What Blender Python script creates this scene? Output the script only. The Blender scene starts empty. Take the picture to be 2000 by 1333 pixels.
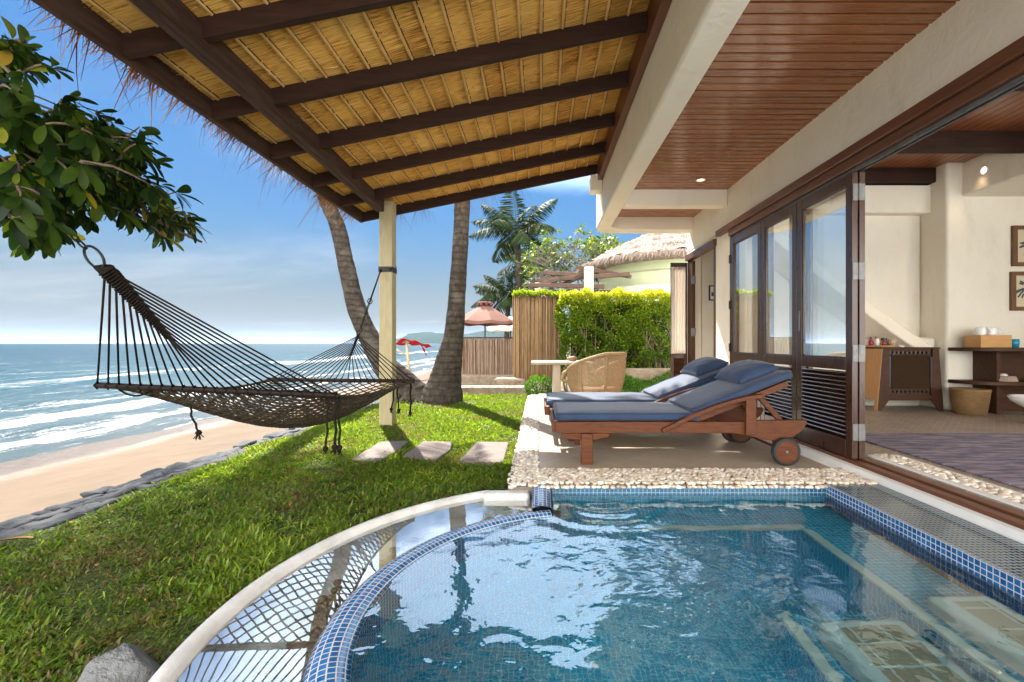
SKY_SAT, SKY_STR, EXPO, SKY_K, BACK_FILL = 1.35, 0.15, 2.05, 1.06, 5.5
HAZE = True
import bpy, bmesh, math, random
import numpy as np
from mathutils import Vector, Matrix
random.seed(7)
RS = np.random.RandomState(11)
PI = math.pi
R = math.radians
scene = bpy.context.scene
col = scene.collection

# ------------------------------------------------------------------ camera / units
F = 889.0 / 2000.0          # focal length in image widths
CZ = 0.95                   # camera height over the terrace (z = 0)

# ------------------------------------------------------------------ object helpers
WLOC = {}
def tag(o, label=None, cat=None, group=None, kind=None):
    if label: o['label'] = label
    if cat: o['category'] = cat
    if group: o['group'] = group
    if kind: o['kind'] = kind
    return o
def empty(name, loc, label=None, cat=None, group=None, rz=0.0):
    o = bpy.data.objects.new(name, None); col.objects.link(o)
    o.empty_display_size = 0.1
    o.location = loc; o.rotation_euler = (0, 0, rz)
    WLOC[o.name] = Vector(loc)
    return tag(o, label, cat, group)
def copy_tree(o, parent=None):
    c = o.copy(); col.objects.link(c)
    if parent is not None: c.parent = parent
    for ch in list(o.children): copy_tree(ch, c)
    return c

class MB:
    """collects faces, builds one mesh object"""
    def __init__(s): s.v = []; s.f = []; s.r = []; s.uv = []; s.hasuv = False; s.cr = 0.5
    def add(s, vs, fs, r=None, uvs=None):
        n = len(s.v); s.v.extend([tuple(map(float, p)) for p in vs])
        if r is None: r = s.cr
        for k, f in enumerate(fs):
            s.f.append([i + n for i in f]); s.r.append(r)
            if uvs is not None: s.hasuv = True; s.uv.append(uvs[k])
            else: s.uv.append([(0, 0)] * len(f))
        return s
    def box(s, x0, x1, y0, y1, z0, z1, r=None):
        v = [(x, y, z) for z in (z0, z1) for y in (y0, y1) for x in (x0, x1)]
        f = [(0,2,3,1),(4,5,7,6),(0,1,5,4),(2,6,7,3),(0,4,6,2),(1,3,7,5)]
        return s.add(v, f, r)
    def obox(s, c, ax, ay, az, r=None):
        c, ax, ay, az = map(Vector, (c, ax, ay, az))
        v = [c + ax*i + ay*j + az*k for k in (-1,1) for j in (-1,1) for i in (-1,1)]
        f = [(0,2,3,1),(4,5,7,6),(0,1,5,4),(2,6,7,3),(0,4,6,2),(1,3,7,5)]
        return s.add(v, f, r)
    def bar(s, p0, p1, w, h, up=(0,0,1), r=None):
        p0, p1 = Vector(p0), Vector(p1); d = (p1-p0); L = d.length; d.normalize()
        up = Vector(up); sd = d.cross(up)
        if sd.length < 1e-5: sd = d.cross(Vector((1,0,0)))
        sd.normalize(); u = sd.cross(d)
        return s.obox((p0+p1)/2, d*L/2, sd*w/2, u*h/2, r)
    def tube(s, pts, rad, n=8, r=None, closed=False, flat=1.0):
        pts = [Vector(p) for p in pts]; m = len(pts)
        if not hasattr(rad, '__len__'): rad = [rad]*m
        vs = []; prev = None
        for i, p in enumerate(pts):
            if closed: t = pts[(i+1) % m] - pts[i-1]
            else: t = pts[min(i+1, m-1)] - pts[max(i-1, 0)]
            if t.length < 1e-9: t = Vector((0,0,1))
            t.normalize()
            if prev is None:
                a = Vector((0,0,1)) if abs(t.z) < .9 else Vector((1,0,0))
                sd = t.cross(a).normalized()
            else:
                sd = prev - t*prev.dot(t)
                if sd.length < 1e-6: sd = t.cross(Vector((0,0,1)))
                sd.normalize()
            prev = sd; u = t.cross(sd)
            for k in range(n):
                a = 2*PI*k/n
                vs.append(p + (sd*math.cos(a) + u*math.sin(a)*flat)*rad[i])
        fs = []
        for i in range(m if closed else m-1):
            j = (i+1) % m
            for k in range(n):
                fs.append((i*n+k, i*n+(k+1) % n, j*n+(k+1) % n, j*n+k))
        if not closed:
            fs.append(tuple(range(n-1, -1, -1))); fs.append(tuple((m-1)*n+k for k in range(n)))
        return s.add(vs, fs, r)
    def lathe(s, prof, c=(0,0,0), n=24, r=None, a0=0, a1=2*PI, axis='z'):
        full = abs(a1-a0-2*PI) < 1e-6; m = len(prof); vs = []; cnt = n if full else n+1
        for k in range(cnt):
            a = a0 + (a1-a0)*k/n
            for (rr, z) in prof:
                if axis == 'z': vs.append((c[0]+rr*math.cos(a), c[1]+rr*math.sin(a), c[2]+z))
                elif axis == 'y': vs.append((c[0]+rr*math.cos(a), c[1]+z, c[2]+rr*math.sin(a)))
                else: vs.append((c[0]+z, c[1]+rr*math.cos(a), c[2]+rr*math.sin(a)))
        fs = []; uvs = []; vv = [0]
        for i in range(1, m): vv.append(vv[-1] + math.hypot(prof[i][0]-prof[i-1][0], prof[i][1]-prof[i-1][1]))
        rm = max(p[0] for p in prof)
        for k in range(n):
            k2 = (k+1) % cnt
            for i in range(m-1):
                fs.append((k*m+i, k2*m+i, k2*m+i+1, k*m+i+1))
                u0 = (a0+(a1-a0)*k/n)*rm; u1 = (a0+(a1-a0)*(k+1)/n)*rm
                uvs.append([(u0,vv[i]),(u1,vv[i]),(u1,vv[i+1]),(u0,vv[i+1])])
        return s.add(vs, fs, r, uvs)
    def prism(s, poly, f0, f1, r=None):
        """poly: 2D points; f0/f1 map a 2D point to 3D on both ends"""
        n = len(poly); vs = [f0(p) for p in poly] + [f1(p) for p in poly]
        fs = [tuple(range(n-1,-1,-1)), tuple(range(n, 2*n))] + [(i,(i+1)%n,n+(i+1)%n,n+i) for i in range(n)]
        return s.add(vs, fs, r)
    def sheet(s, fn, nu, nv, r=None, uvfn=None):
        vs = [fn(i/nu, j/nv) for j in range(nv+1) for i in range(nu+1)]
        fs = [(j*(nu+1)+i, j*(nu+1)+i+1, (j+1)*(nu+1)+i+1, (j+1)*(nu+1)+i) for j in range(nv) for i in range(nu)]
        uvs = None
        if uvfn: uvs = [[uvfn(i/nu,j/nv),uvfn((i+1)/nu,j/nv),uvfn((i+1)/nu,(j+1)/nv),uvfn(i/nu,(j+1)/nv)] for j in range(nv) for i in range(nu)]
        return s.add(vs, fs, r, uvs)
    def blob(s, c, rad, sub=2, jit=0.0, r=None, rng=random, sq=1.0, fl=None):
        v, f = ICO[sub]
        c = Vector(c); out = []
        ph = [rng.uniform(0, 6.28) for _ in range(6)]; fr = [rng.uniform(1.2, 2.6) for _ in range(6)]
        for p in v:
            k = 1 + jit*(math.sin(fr[0]*p.x*2+ph[0]) + math.sin(fr[1]*p.y*2+ph[1]) + math.sin(fr[2]*p.z*2+ph[2]))/2
            q = Vector([math.copysign(abs(a)**sq, a) for a in p])
            q = Vector((q.x*rad[0], q.y*rad[1], q.z*rad[2]))*k
            if fl: q = fl(q)
            out.append(c + q)
        return s.add(out, f, r)
    def build(s, name, m, parent=None, smooth=False, bevel=0, seg=2, sub=0, sharp=None, weld=False, solid=0):
        base = Vector((0,0,0)); p = parent
        if p is not None: base = WLOC.get(p.name, Vector((0,0,0)))
        me = bpy.data.meshes.new(name)
        me.from_pydata([(a-base.x, b-base.y, c-base.z) for a,b,c in s.v], [], s.f)
        at = me.attributes.new('rnd', 'FLOAT', 'FACE'); at.data.foreach_set('value', np.array(s.r, dtype=np.float32))
        if s.hasuv:
            ul = me.uv_layers.new(name='UVMap')
            flat = [c for f in s.uv for uv in f for c in uv]
            ul.data.foreach_set('uv', np.array(flat, dtype=np.float32))
        if smooth: me.polygons.foreach_set('use_smooth', np.ones(len(me.polygons), dtype=bool))
        me.validate(); me.update()
        if weld:
            bm = bmesh.new(); bm.from_mesh(me); bmesh.ops.remove_doubles(bm, verts=bm.verts, dist=1e-5); bm.to_mesh(me); bm.free()
        if smooth and sharp: me.set_sharp_from_angle(angle=R(sharp))
        me.materials.append(m)
        o = bpy.data.objects.new(name, me); col.objects.link(o)
        if parent is not None: o.parent = parent
        WLOC[o.name] = base.copy()
        if bevel:
            b = o.modifiers.new('bevel', 'BEVEL'); b.width = bevel; b.segments = seg; b.limit_method = 'ANGLE'; b.angle_limit = R(40)
            if not smooth: me.polygons.foreach_set('use_smooth', np.ones(len(me.polygons), dtype=bool)); b.harden_normals = True
        if solid:
            sm = o.modifiers.new('solid', 'SOLIDIFY'); sm.thickness = solid; sm.offset = 0
        if sub:
            sb = o.modifiers.new('sub', 'SUBSURF'); sb.levels = sub; sb.render_levels = sub
        return o
def single(mb, name, m, base, label=None, cat=None, group=None, kind=None, **k):
    """a top-level thing that is one mesh with its origin at its base"""
    base = Vector(base)
    o = mb.build(name, m, None, **k)
    o.data.transform(Matrix.Translation(-base)); o.location = base; WLOC[o.name] = base
    return tag(o, label, cat, group, kind)
ICO = {}
for _s in (1, 2, 3, 4):
    _b = bmesh.new(); bmesh.ops.create_icosphere(_b, subdivisions=_s, radius=1.0)
    _b.verts.ensure_lookup_table()
    ICO[_s] = ([v.co.copy() for v in _b.verts], [tuple(v.index for v in f.verts) for f in _b.faces]); _b.free()

def fast(name, m, V, Fq, rnd=None, parent=None, smooth=False):
    """numpy mesh: V (n,3), Fq (m,k) faces all with k corners"""
    base = Vector((0,0,0))
    if parent is not None: base = WLOC.get(parent.name, base)
    V = np.asarray(V, dtype=np.float32) - np.array(base, dtype=np.float32)
    Fq = np.asarray(Fq, dtype=np.int32); k = Fq.shape[1]; n = len(Fq)
    me = bpy.data.meshes.new(name)
    me.vertices.add(len(V)); me.vertices.foreach_set('co', V.ravel())
    me.loops.add(n*k); me.loops.foreach_set('vertex_index', Fq.ravel())
    me.polygons.add(n); me.polygons.foreach_set('loop_start', np.arange(0, n*k, k, dtype=np.int32))
    me.polygons.foreach_set('loop_total', np.full(n, k, dtype=np.int32))
    if smooth: me.polygons.foreach_set('use_smooth', np.ones(n, dtype=bool))
    if rnd is not None:
        at = me.attributes.new('rnd', 'FLOAT', 'FACE'); at.data.foreach_set('value', np.asarray(rnd, dtype=np.float32))
    me.update(calc_edges=True); me.validate()
    me.materials.append(m)
    o = bpy.data.objects.new(name, me); col.objects.link(o)
    if parent is not None: o.parent = parent
    WLOC[o.name] = base.copy()
    return o
def nrm(a): return a / np.maximum(np.linalg.norm(a, axis=1, keepdims=True), 1e-9)
def leaf_arrays(P, D, N, L, W, rnd, detail=1, fold=0.25, droop=0.0):
    """leaf blades: base P, direction D, up-normal N, length L, width W"""
    P = np.asarray(P, float); D = nrm(np.asarray(D, float)); N = np.asarray(N, float)
    S = nrm(np.cross(D, N)); N = nrm(np.cross(S, D)); n = len(P)
    L = np.asarray(L, float).reshape(-1,1); W = np.asarray(W, float).reshape(-1,1)
    if detail == 0:
        ts = [(0,0),(.45,1),(1,0)]
    elif detail == 1:
        ts = [(0,.12),(.3,.85),(.65,.95),(1,0.05)]
    else:
        ts = [(0,.08),(.12,.35),(.3,.72),(.5,.95),(.7,1.0),(.86,.8),(.96,.42),(1,.05)]
    if detail == 0:
        A = P; B = P + D*L*.45 - S*W*.5 + N*W*fold; C = P + D*L - N*L*droop; E = P + D*L*.45 + S*W*.5 + N*W*fold
        V = np.stack([A,B,C,E], 1).reshape(-1,3); i = np.arange(n)*4
        Fq = np.concatenate([np.stack([i,i+1,i+2],1), np.stack([i,i+2,i+3],1)], 0)
        return V, Fq, np.concatenate([rnd, rnd])
    rows = []
    for (t, w) in ts:
        mid = P + D*L*t - N*L*droop*t*t
        rows.append(mid - S*W*.5*w + N*W*fold*w*.5); rows.append(mid); rows.append(mid + S*W*.5*w + N*W*fold*w*.5)
    k = len(ts)*3; V = np.stack(rows, 1).reshape(-1,3); i = np.arange(n)*k; fs = []
    for j in range(len(ts)-1):
        a = i + j*3
        fs.append(np.stack([a,a+1,a+4,a+3],1)); fs.append(np.stack([a+1,a+2,a+5,a+4],1))
    return V, np.concatenate(fs,0), np.concatenate([rnd]*len(fs))
def leaves(name, m, P, D, N, L, W, rnd, detail=1, fold=0.25, droop=0.0, parent=None):
    V, Fq, rr = leaf_arrays(P, D, N, L, W, np.asarray(rnd), detail, fold, droop)
    return fast(name, m, V, Fq, rr, parent, smooth=(detail == 2))
def strips(name, m, P0, D, bend, L, W, rnd, seg=3, parent=None):
    """thin curved blades that start at P0 along D and bend by vector 'bend' (n,3)"""
    n = len(P0); D = nrm(np.asarray(D,float)); S = nrm(np.cross(D, np.asarray(bend)+1e-4*RS.randn(n,3)))
    L = np.asarray(L).reshape(-1,1); W = np.asarray(W).reshape(-1,1); rows = []
    for j in range(seg+1):
        t = j/seg; c = P0 + D*L*t + bend*L*t*t; w = W*(1-t*.85)*.5
        rows += [c - S*w, c + S*w]
    k = 2*(seg+1); V = np.stack(rows,1).reshape(-1,3); i = np.arange(n)*k
    fs = [np.stack([i+2*j, i+2*j+1, i+2*j+3, i+2*j+2],1) for j in range(seg)]
    return fast(name, m, V, np.concatenate(fs,0), np.concatenate([rnd]*seg), parent)

# ------------------------------------------------------------------ materials
class NT:
    def __init__(s, name):
        s.m = bpy.data.materials.new(name); s.m.use_nodes = True; s.t = s.m.node_tree; s.t.nodes.clear()
        s.out = s.t.nodes.new('ShaderNodeOutputMaterial')
    def n(s, typ, ins=None, **props):
        nd = s.t.nodes.new(typ)
        for k, v in props.items(): setattr(nd, k, v)
        for k, v in (ins or {}).items():
            sock = nd.inputs[k]
            if isinstance(v, bpy.types.NodeSocket): s.t.links.new(v, sock)
            else: sock.default_value = v
        return nd
    def math(s, op, a, b=0.0, c=0.0, clamp=False):
        nd = s.n('ShaderNodeMath', {0: a, 1: b, 2: c}, operation=op, use_clamp=clamp); return nd.outputs[0]
    def mix(s, fac, a, b, mode='MIX'):
        nd = s.n('ShaderNodeMix', {'Factor': fac, 'A': a, 'B': b} if False else {}, data_type='RGBA', blend_type=mode)
        for idx, v in ((0, fac), (6, a), (7, b)):
            if isinstance(v, bpy.types.NodeSocket): s.t.links.new(v, nd.inputs[idx])
            else: nd.inputs[idx].default_value = (v if idx == 0 or len(v) == 4 else (*v, 1))
        return nd.outputs[2]
    def ramp(s, fac, stops, interp='LINEAR'):
        nd = s.n('ShaderNodeValToRGB', {'Fac': fac}); cr = nd.color_ramp; cr.interpolation = interp
        while len(cr.elements) < len(stops): cr.elements.new(0.5)
        for e, (p, c) in zip(cr.elements, stops):
            e.position = p; e.color = (*c, 1) if len(c) == 3 else c
        return nd.outputs['Color']
    def coords(s, kind='Object', scale=(1,1,1), rot=(0,0,0)):
        tc = s.n('ShaderNodeTexCoord')
        mp = s.n('ShaderNodeMapping', {'Vector': tc.outputs[kind], 'Scale': scale, 'Rotation': rot})
        return mp.outputs[0]
    def noise(s, vec, scale, detail=4, rough=0.55, dist=0.0):
        return s.n('ShaderNodeTexNoise', {'Vector': vec, 'Scale': scale, 'Detail': detail, 'Roughness': rough, 'Distortion': dist}).outputs[0]
    def bump(s, h, dist=0.01, strength=1.0, normal=None):
        ins = {'Height': h, 'Distance': dist, 'Strength': strength}
        if normal is not None: ins['Normal'] = normal
        return s.n('ShaderNodeBump', ins).outputs[0]
    def attr(s, name='rnd'): return s.n('ShaderNodeAttribute', attribute_name=name).outputs['Fac']
    def pbsdf(s, ins): return s.n('ShaderNodeBsdfPrincipled', ins).outputs[0]
    def done(s, surf): s.t.links.new(surf, s.out.inputs['Surface']); return s.m

def M(name, c1, c2=None, scale=8, rough=0.6, stretch=(1,1,1), bump=0.0, bscale=None, detail=5, rnd=0.0, spec=0.5,
      coat=0.0, metal=0.0, sheen=0.0, lo=0.3, hi=0.7, rough2=None, transl=0.0):
    t = NT(name); c2 = c2 or c1
    v = t.coords('Object', stretch)
    nz = t.noise(v, scale, detail)
    fac = t.n('ShaderNodeMapRange', {0: nz, 1: lo, 2: hi}).outputs[0]
    if rnd:
        a = t.attr(); a2 = t.math('MULTIPLY_ADD', t.math('SUBTRACT', a, 0.5), rnd*2); fac = t.math('ADD', fac, t.math('MULTIPLY', t.math('SUBTRACT', a, 0.5), rnd*2), clamp=True)
    c = t.mix(fac, c1, c2)
    ins = {'Base Color': c, 'Roughness': rough, 'Specular IOR Level': spec, 'Coat Weight': coat, 'Coat Roughness': 0.15, 'Metallic': metal, 'Sheen Weight': sheen}
    if rough2 is not None:
        ins['Roughness'] = t.n('ShaderNodeMapRange', {0: nz, 1: lo, 2: hi, 3: rough, 4: rough2}).outputs[0]
    if bump: ins['Normal'] = t.bump(t.noise(v, bscale or scale*3, 6, .6), bump)
    s = t.pbsdf(ins)
    if transl:
        tr = t.n('ShaderNodeBsdfTranslucent', {'Color': c}).outputs[0]
        s = t.n('ShaderNodeMixShader', {0: transl, 1: s, 2: tr}).outputs[0]
    return t.done(s)

def leafmat(name, stops, transl=0.35, rough=0.45, tcol=1.6, spec=0.3, nscale=30):
    t = NT(name); a = t.attr()
    nz = t.noise(t.coords('Object'), nscale, 3)
    f = t.math('ADD', a, t.math('MULTIPLY', t.math('SUBTRACT', nz, .5), .35), clamp=True)
    c = t.ramp(f, stops)
    s = t.pbsdf({'Base Color': c, 'Roughness': rough, 'Specular IOR Level': spec})
    tc = t.mix(1.0, c, (tcol, tcol*1.05, tcol*.55), 'MULTIPLY')
    tr = t.n('ShaderNodeBsdfTranslucent', {'Color': tc}).outputs[0]
    return t.done(t.n('ShaderNodeMixShader', {0: transl, 1: s, 2: tr}).outputs[0])

def mosaic(name, ca, cb, grout, size=0.03, rough=0.12, spec=0.6, mortar=0.09, kind='UV', vary=1.0):
    t = NT(name); v = t.coords(kind)
    br = t.n('ShaderNodeTexBrick', {'Vector': v, 'Color1': (*ca,1), 'Color2': (*cb,1), 'Mortar': (*grout,1), 'Scale': 1.0/size,
             'Mortar Size': mortar, 'Mortar Smooth': 0.15, 'Bias': 0.0, 'Brick Width': 1.0, 'Row Height': 1.0}, offset=0.0, squash=1.0)
    nz = t.noise(v, 3.0/size*0.12, 3)
    c = t.mix(t.math('MULTIPLY', nz, .45*vary), br.outputs['Color'], (ca[0]*.4, ca[1]*.5, ca[2]*.6))
    r = t.math('MULTIPLY_ADD', br.outputs['Fac'], .5, rough)
    bp = t.bump(t.math('SUBTRACT', 1.0, br.outputs['Fac']), 0.002, .6)
    return t.done(t.pbsdf({'Base Color': c, 'Roughness': r, 'Specular IOR Level': spec, 'Normal': bp}))

mt = {}
mt['plaster'] = M('plaster', (.88,.80,.66), (.83,.74,.59), scale=3, rough=.75, bump=.004, bscale=14)
mt['plaster_inner'] = M('plaster_inner', (.78,.74,.64), (.72,.68,.58), scale=2, rough=.8, bump=.003, bscale=12)
def plaster_mat(name, c1, c2, c3, rough=.75):
    t = NT(name); v = t.coords('Object')
    n1 = t.noise(v, 1.3, 6, .62); n2 = t.noise(v, 9, 5, .6, .8); n3 = t.noise(t.coords('Object', (1,1,.35)), 3.2, 6, .7)
    c = t.mix(t.n('ShaderNodeMapRange', {0: n1, 1: .35, 2: .65}).outputs[0], c1, c2)
    c = t.mix(t.n('ShaderNodeMapRange', {0: n3, 1: .54, 2: .78, 4: .8}).outputs[0], c, c3)
    h = t.math('ADD', n2, t.math('MULTIPLY', t.noise(v, 40, 4), .3))
    return t.done(t.pbsdf({'Base Color': c, 'Roughness': rough, 'Specular IOR Level': .3, 'Normal': t.bump(h, .007, .8)}))
mt['plaster'] = plaster_mat('plaster', (.92,.86,.73), (.88,.81,.67), (.72,.62,.48))
mt['plaster_inner'] = plaster_mat('plaster_inner', (.80,.76,.66), (.75,.70,.60), (.66,.60,.50))
mt['white'] = M('white_render', (.80,.80,.78), (.70,.71,.70), scale=5, rough=.55, bump=.003, bscale=25)
mt['white_curb'] = M('white_curb', (.72,.72,.71), (.47,.46,.43), scale=5, rough=.25, lo=.38, hi=.75, bump=.003, bscale=40)
mt['rafter'] = M('rafter_wood', (.019,.008,.005), (.040,.017,.010), scale=4, stretch=(1,8,8), rough=.7, bump=.002, bscale=30, spec=.2)
mt['beam_wood'] = M('beam_wood', (.028,.014,.009), (.080,.045,.031), scale=4, stretch=(8,1,8), rough=.7, bump=.002, bscale=30, spec=.2)
mt['ledger'] = M('ledger_wood', (.16,.055,.022), (.11,.036,.016), scale=4, stretch=(8,1,8), rough=.4, bump=.001)
mt['doorwood'] = M('door_wood', (.034,.013,.007), (.066,.025,.012), scale=5, stretch=(6,6,1), rough=.25, rough2=.38, coat=.2)
mt['trimwood'] = M('trim_wood', (.16,.060,.028), (.10,.036,.018), scale=4, stretch=(8,1,8), rough=.3, rough2=.45)
mt['postwood'] = M('post_paint', (.44,.38,.22), (.36,.30,.17), scale=5, stretch=(6,6,1), rough=.6, bump=.002)
mt['teak'] = M('teak', (.140,.044,.014), (.072,.022,.008), scale=9, stretch=(1,7,7), rough=.45, rough2=.58, spec=.25)
mt['navy'] = M('navy_canvas', (.008,.026,.078), (.016,.042,.100), scale=5, rough=.7, bump=.002, bscale=300, sheen=.20)
mt['rubber'] = M('rubber', (.018,.018,.02), rough=.7)
mt['steel'] = M('steel', (.20,.20,.20), (.13,.13,.13), scale=20, rough=.45, metal=.5)
mt['iron'] = M('dark_iron', (.03,.03,.032), rough=.5, metal=.6)
mt['rope'] = M('hammock_rope', (.040,.030,.020), (.085,.066,.044), scale=60, rough=.95, spec=.1)
mt['rope_dark'] = M('hammock_cord', (.010,.008,.006), (.022,.017,.013), scale=60, rough=.95, spec=.1)
mt['barwood'] = M('spreader_wood', (.010,.006,.004), (.02,.010,.007), scale=5, stretch=(1,8,8), rough=.6, spec=.2)
mt['wicker'] = M('wicker', (.52,.36,.19), (.40,.26,.13), scale=40, rough=.6, transl=.25)
mt['table_top'] = M('table_stone', (.40,.34,.27), (.33,.28,.22), scale=9, rough=.5)
mt['stone_pale'] = M('stone_pale', (.60,.51,.40), (.50,.42,.33), scale=6, rough=.7, bump=.004)
mt['slab'] = M('flagstone', (.20,.155,.135), (.13,.105,.095), scale=6, stretch=(1,4,1), rough=.8, bump=.01, bscale=12)
mt['rock'] = M('rock', (.20,.21,.22), (.085,.09,.095), scale=7, rough=.8, bump=.05, bscale=9)
mt['seastone'] = M('seawall_stone', (.036,.042,.052), (.085,.088,.095), scale=7, rough=.85, bump=.03, bscale=18, rnd=.4)
mt['mortar'] = M('mortar', (.06,.06,.06), (.12,.12,.12), scale=8, rough=.9, bump=.02)
mt['wallstone'] = M('rough_stone', (.22,.16,.11), (.36,.29,.22), scale=7, rough=.9, bump=.04, bscale=11)
mt['pebble'] = M('pebble', (.78,.73,.65), (.50,.40,.30), scale=18, rough=.45, rnd=.5)
mt['pebble_wet'] = M('pebble_wet', (.40,.30,.19), (.22,.15,.09), scale=14, rough=.25, rnd=.5)
mt['bed'] = M('pebble_bed', (.20,.17,.14), (.14,.12,.10), scale=40, rough=.9)
mt['bamboo'] = M('bamboo', (.30,.19,.085), (.16,.085,.038), scale=5, stretch=(9,9,1), rough=.5, rnd=.5)
mt['bamboo_grey'] = M('bamboo_weathered', (.30,.22,.155), (.15,.085,.05), scale=5, stretch=(9,9,1), rough=.6, rnd=.5)
mt['darkwood'] = M('dark_wood', (.045,.020,.011), (.075,.034,.018), scale=5, stretch=(1,6,6), rough=.5, spec=.2)
mt['lit_wood'] = M('lit_wood', (.55,.28,.095), (.44,.21,.065), scale=4, stretch=(6,6,1), rough=.4)  # cabinet side wood, the light falling on it put into the colour
mt['boxwood'] = M('box_wood', (.55,.31,.11), (.46,.24,.08), scale=7, stretch=(1,6,6), rough=.45)
mt['basket'] = M('basket_weave', (.36,.22,.09), (.22,.125,.05), scale=25, stretch=(1,1,5), rough=.7, bump=.008, bscale=80)
mt['ceramic'] = M('ceramic', (.82,.83,.85), rough=.12)
mt['blueglass'] = M('blue_glaze', (.01,.22,.36), (.015,.30,.46), rough=.1)
mt['art'] = M('art_print', (.62,.54,.38), (.58,.50,.36), scale=5, rough=.6)
mt['ink'] = M('art_ink', (.025,.04,.055), (.05,.09,.07), scale=20, rough=.6)
mt['pictureframe'] = M('picture_frame', (.16,.075,.03), (.11,.05,.02), scale=6, rough=.4)
mt['curtain'] = M('curtain', (.82,.80,.76), (.76,.73,.69), scale=4, rough=.9, transl=.45)
mt['curtain_pink'] = M('curtain_cream', (.90,.84,.77), (.85,.78,.70), scale=4, rough=.9, transl=.4)
mt['pink'] = M('umbrella_pink', (.29,.145,.112), (.24,.115,.088), scale=3, rough=.8, transl=.35)
mt['whitecloth'] = M('umbrella_white', (.8,.76,.68), rough=.8, transl=.3)
mt['red'] = M('red_cloth', (.55,.02,.025), (.42,.012,.02), scale=4, rough=.8, transl=.35)
mt['bark'] = M('palm_bark', (.175,.135,.105), (.095,.072,.056), scale=6, stretch=(1,1,6), rough=.9, bump=.03, bscale=10)
mt['bark2'] = M('branch_bark', (.16,.115,.075), (.10,.07,.045), scale=14, rough=.9, bump=.01)
mt['twig'] = M('twig', (.30,.24,.17), (.22,.17,.12), scale=14, rough=.9)
mt['cabin_wall'] = M('cottage_wall', (.60,.66,.42), (.54,.60,.38), scale=2, rough=.8)
mt['lowwall'] = M('cottage_parapet', (.62,.58,.50), (.55,.51,.44), scale=2, rough=.8)
mt['pergola'] = M('pergola_wood', (.085,.045,.03), (.13,.075,.05), scale=4, rough=.7)
mt['leafbrown'] = M('dead_leaf', (.36,.17,.05), (.26,.11,.03), scale=20, rough=.6)
mt['clear'] = M('bottle_clear', (.50,.40,.28), (.42,.33,.23), scale=8, rough=.1)
mt['redglass'] = M('bottle_red', (.35,.02,.05), rough=.1)
mt['cork'] = M('cork', (.42,.29,.16), rough=.8)
mt['blackplastic'] = M('black_plastic', (.02,.02,.022), rough=.35)
mt['tilebase'] = mosaic('mosaic_blue', (.010,.085,.27), (.03,.19,.46), (.66,.68,.68), size=.028)
mt['tilepool'] = mosaic('mosaic_pool', (.003,.30,.47), (.008,.43,.62), (.32,.68,.74), size=.03, rough=.25, mortar=.07)
mt['tileledge'] = mosaic('mosaic_ledge', (.015,.05,.085), (.03,.10,.15), (.42,.47,.47), size=.026, rough=.10)
mt['edging'] = M('pool_edging', (.56,.60,.54), (.46,.51,.46), scale=10, rough=.6)
mt['stepstone'] = M('step_stone', (.54,.58,.54), (.45,.50,.47), scale=12, rough=.7)
mt['steptile'] = mosaic('step_tile', (.40,.32,.21), (.31,.25,.17), (.58,.58,.52), size=.13, rough=.5, mortar=.05)

def soffit_mat(name, axis=1, pitch=.09, c1=(.37,.135,.048), c2=(.21,.070,.025), rough=.2):
    t = NT(name); v = t.coords('Object')
    sx = t.n('ShaderNodeSeparateXYZ', {0: v}); y = sx.outputs[axis]
    k = t.math('FLOOR', t.math('DIVIDE', y, pitch))
    wn = t.n('ShaderNodeTexWhiteNoise', {'W': k}, noise_dimensions='1D').outputs[0]
    st = (1, 14, 1) if axis == 1 else (14, 1, 1)
    nz = t.noise(t.n('ShaderNodeMapping', {'Vector': v, 'Scale': st}).outputs[0], 3, 5)
    c = t.mix(t.math('ADD', t.math('MULTIPLY', nz, .6), t.math('MULTIPLY', wn, .45), clamp=True), c1, c2)
    r = t.math('MULTIPLY_ADD', nz, .22, rough-.05)
    return t.done(t.pbsdf({'Base Color': c, 'Roughness': r, 'Specular IOR Level': .5, 'Coat Weight': .35, 'Coat Roughness': .12,
                           'Normal': t.bump(nz, .0015, .5)}))
mt['soffit'] = soffit_mat('soffit_wood')
mt['ceilwood'] = soffit_mat('ceiling_wood', 0, .1, (.30,.10,.036), (.18,.06,.022), .3)

def thatch_mat(name, c_lo, c_mid, c_hi, stretch=(3,60,60), rough=.8):
    t = NT(name); v = t.coords('Object', stretch)
    nz = t.noise(v, 1.6, 4, .6)
    big = t.noise(t.coords('Object'), 2.2, 3)
    a = t.attr()
    f = t.math('ADD', t.math('MULTIPLY_ADD', t.math('SUBTRACT', nz, .5), 2.9, .5), t.math('MULTIPLY', t.math('SUBTRACT', big, .5), .7))
    f = t.math('ADD', f, t.math('MULTIPLY', t.math('SUBTRACT', a, .5), .45), clamp=True)
    c = t.ramp(f, [(0, c_lo), (.45, c_mid), (1, c_hi)])
    return t.done(t.pbsdf({'Base Color': c, 'Roughness': rough, 'Specular IOR Level': .25, 'Normal': t.bump(nz, .012, .8)}))
mt['thatch'] = thatch_mat('thatch', (.24,.085,.014), (.80,.42,.085), (.97,.66,.21), stretch=(3.5,95,0))
mt['straw'] = leafmat('straw', [(0,(.32,.12,.02)),(.5,(.80,.43,.09)),(1,(.97,.68,.24))], transl=.25, rough=.7, tcol=1.0)
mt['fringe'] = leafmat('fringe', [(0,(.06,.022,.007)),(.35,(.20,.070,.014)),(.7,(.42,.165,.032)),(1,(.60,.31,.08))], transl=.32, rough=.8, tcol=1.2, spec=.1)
mt['batten'] = M('batten', (.78,.50,.19), (.60,.36,.12), scale=8, stretch=(6,1,6), rough=.7)
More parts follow.
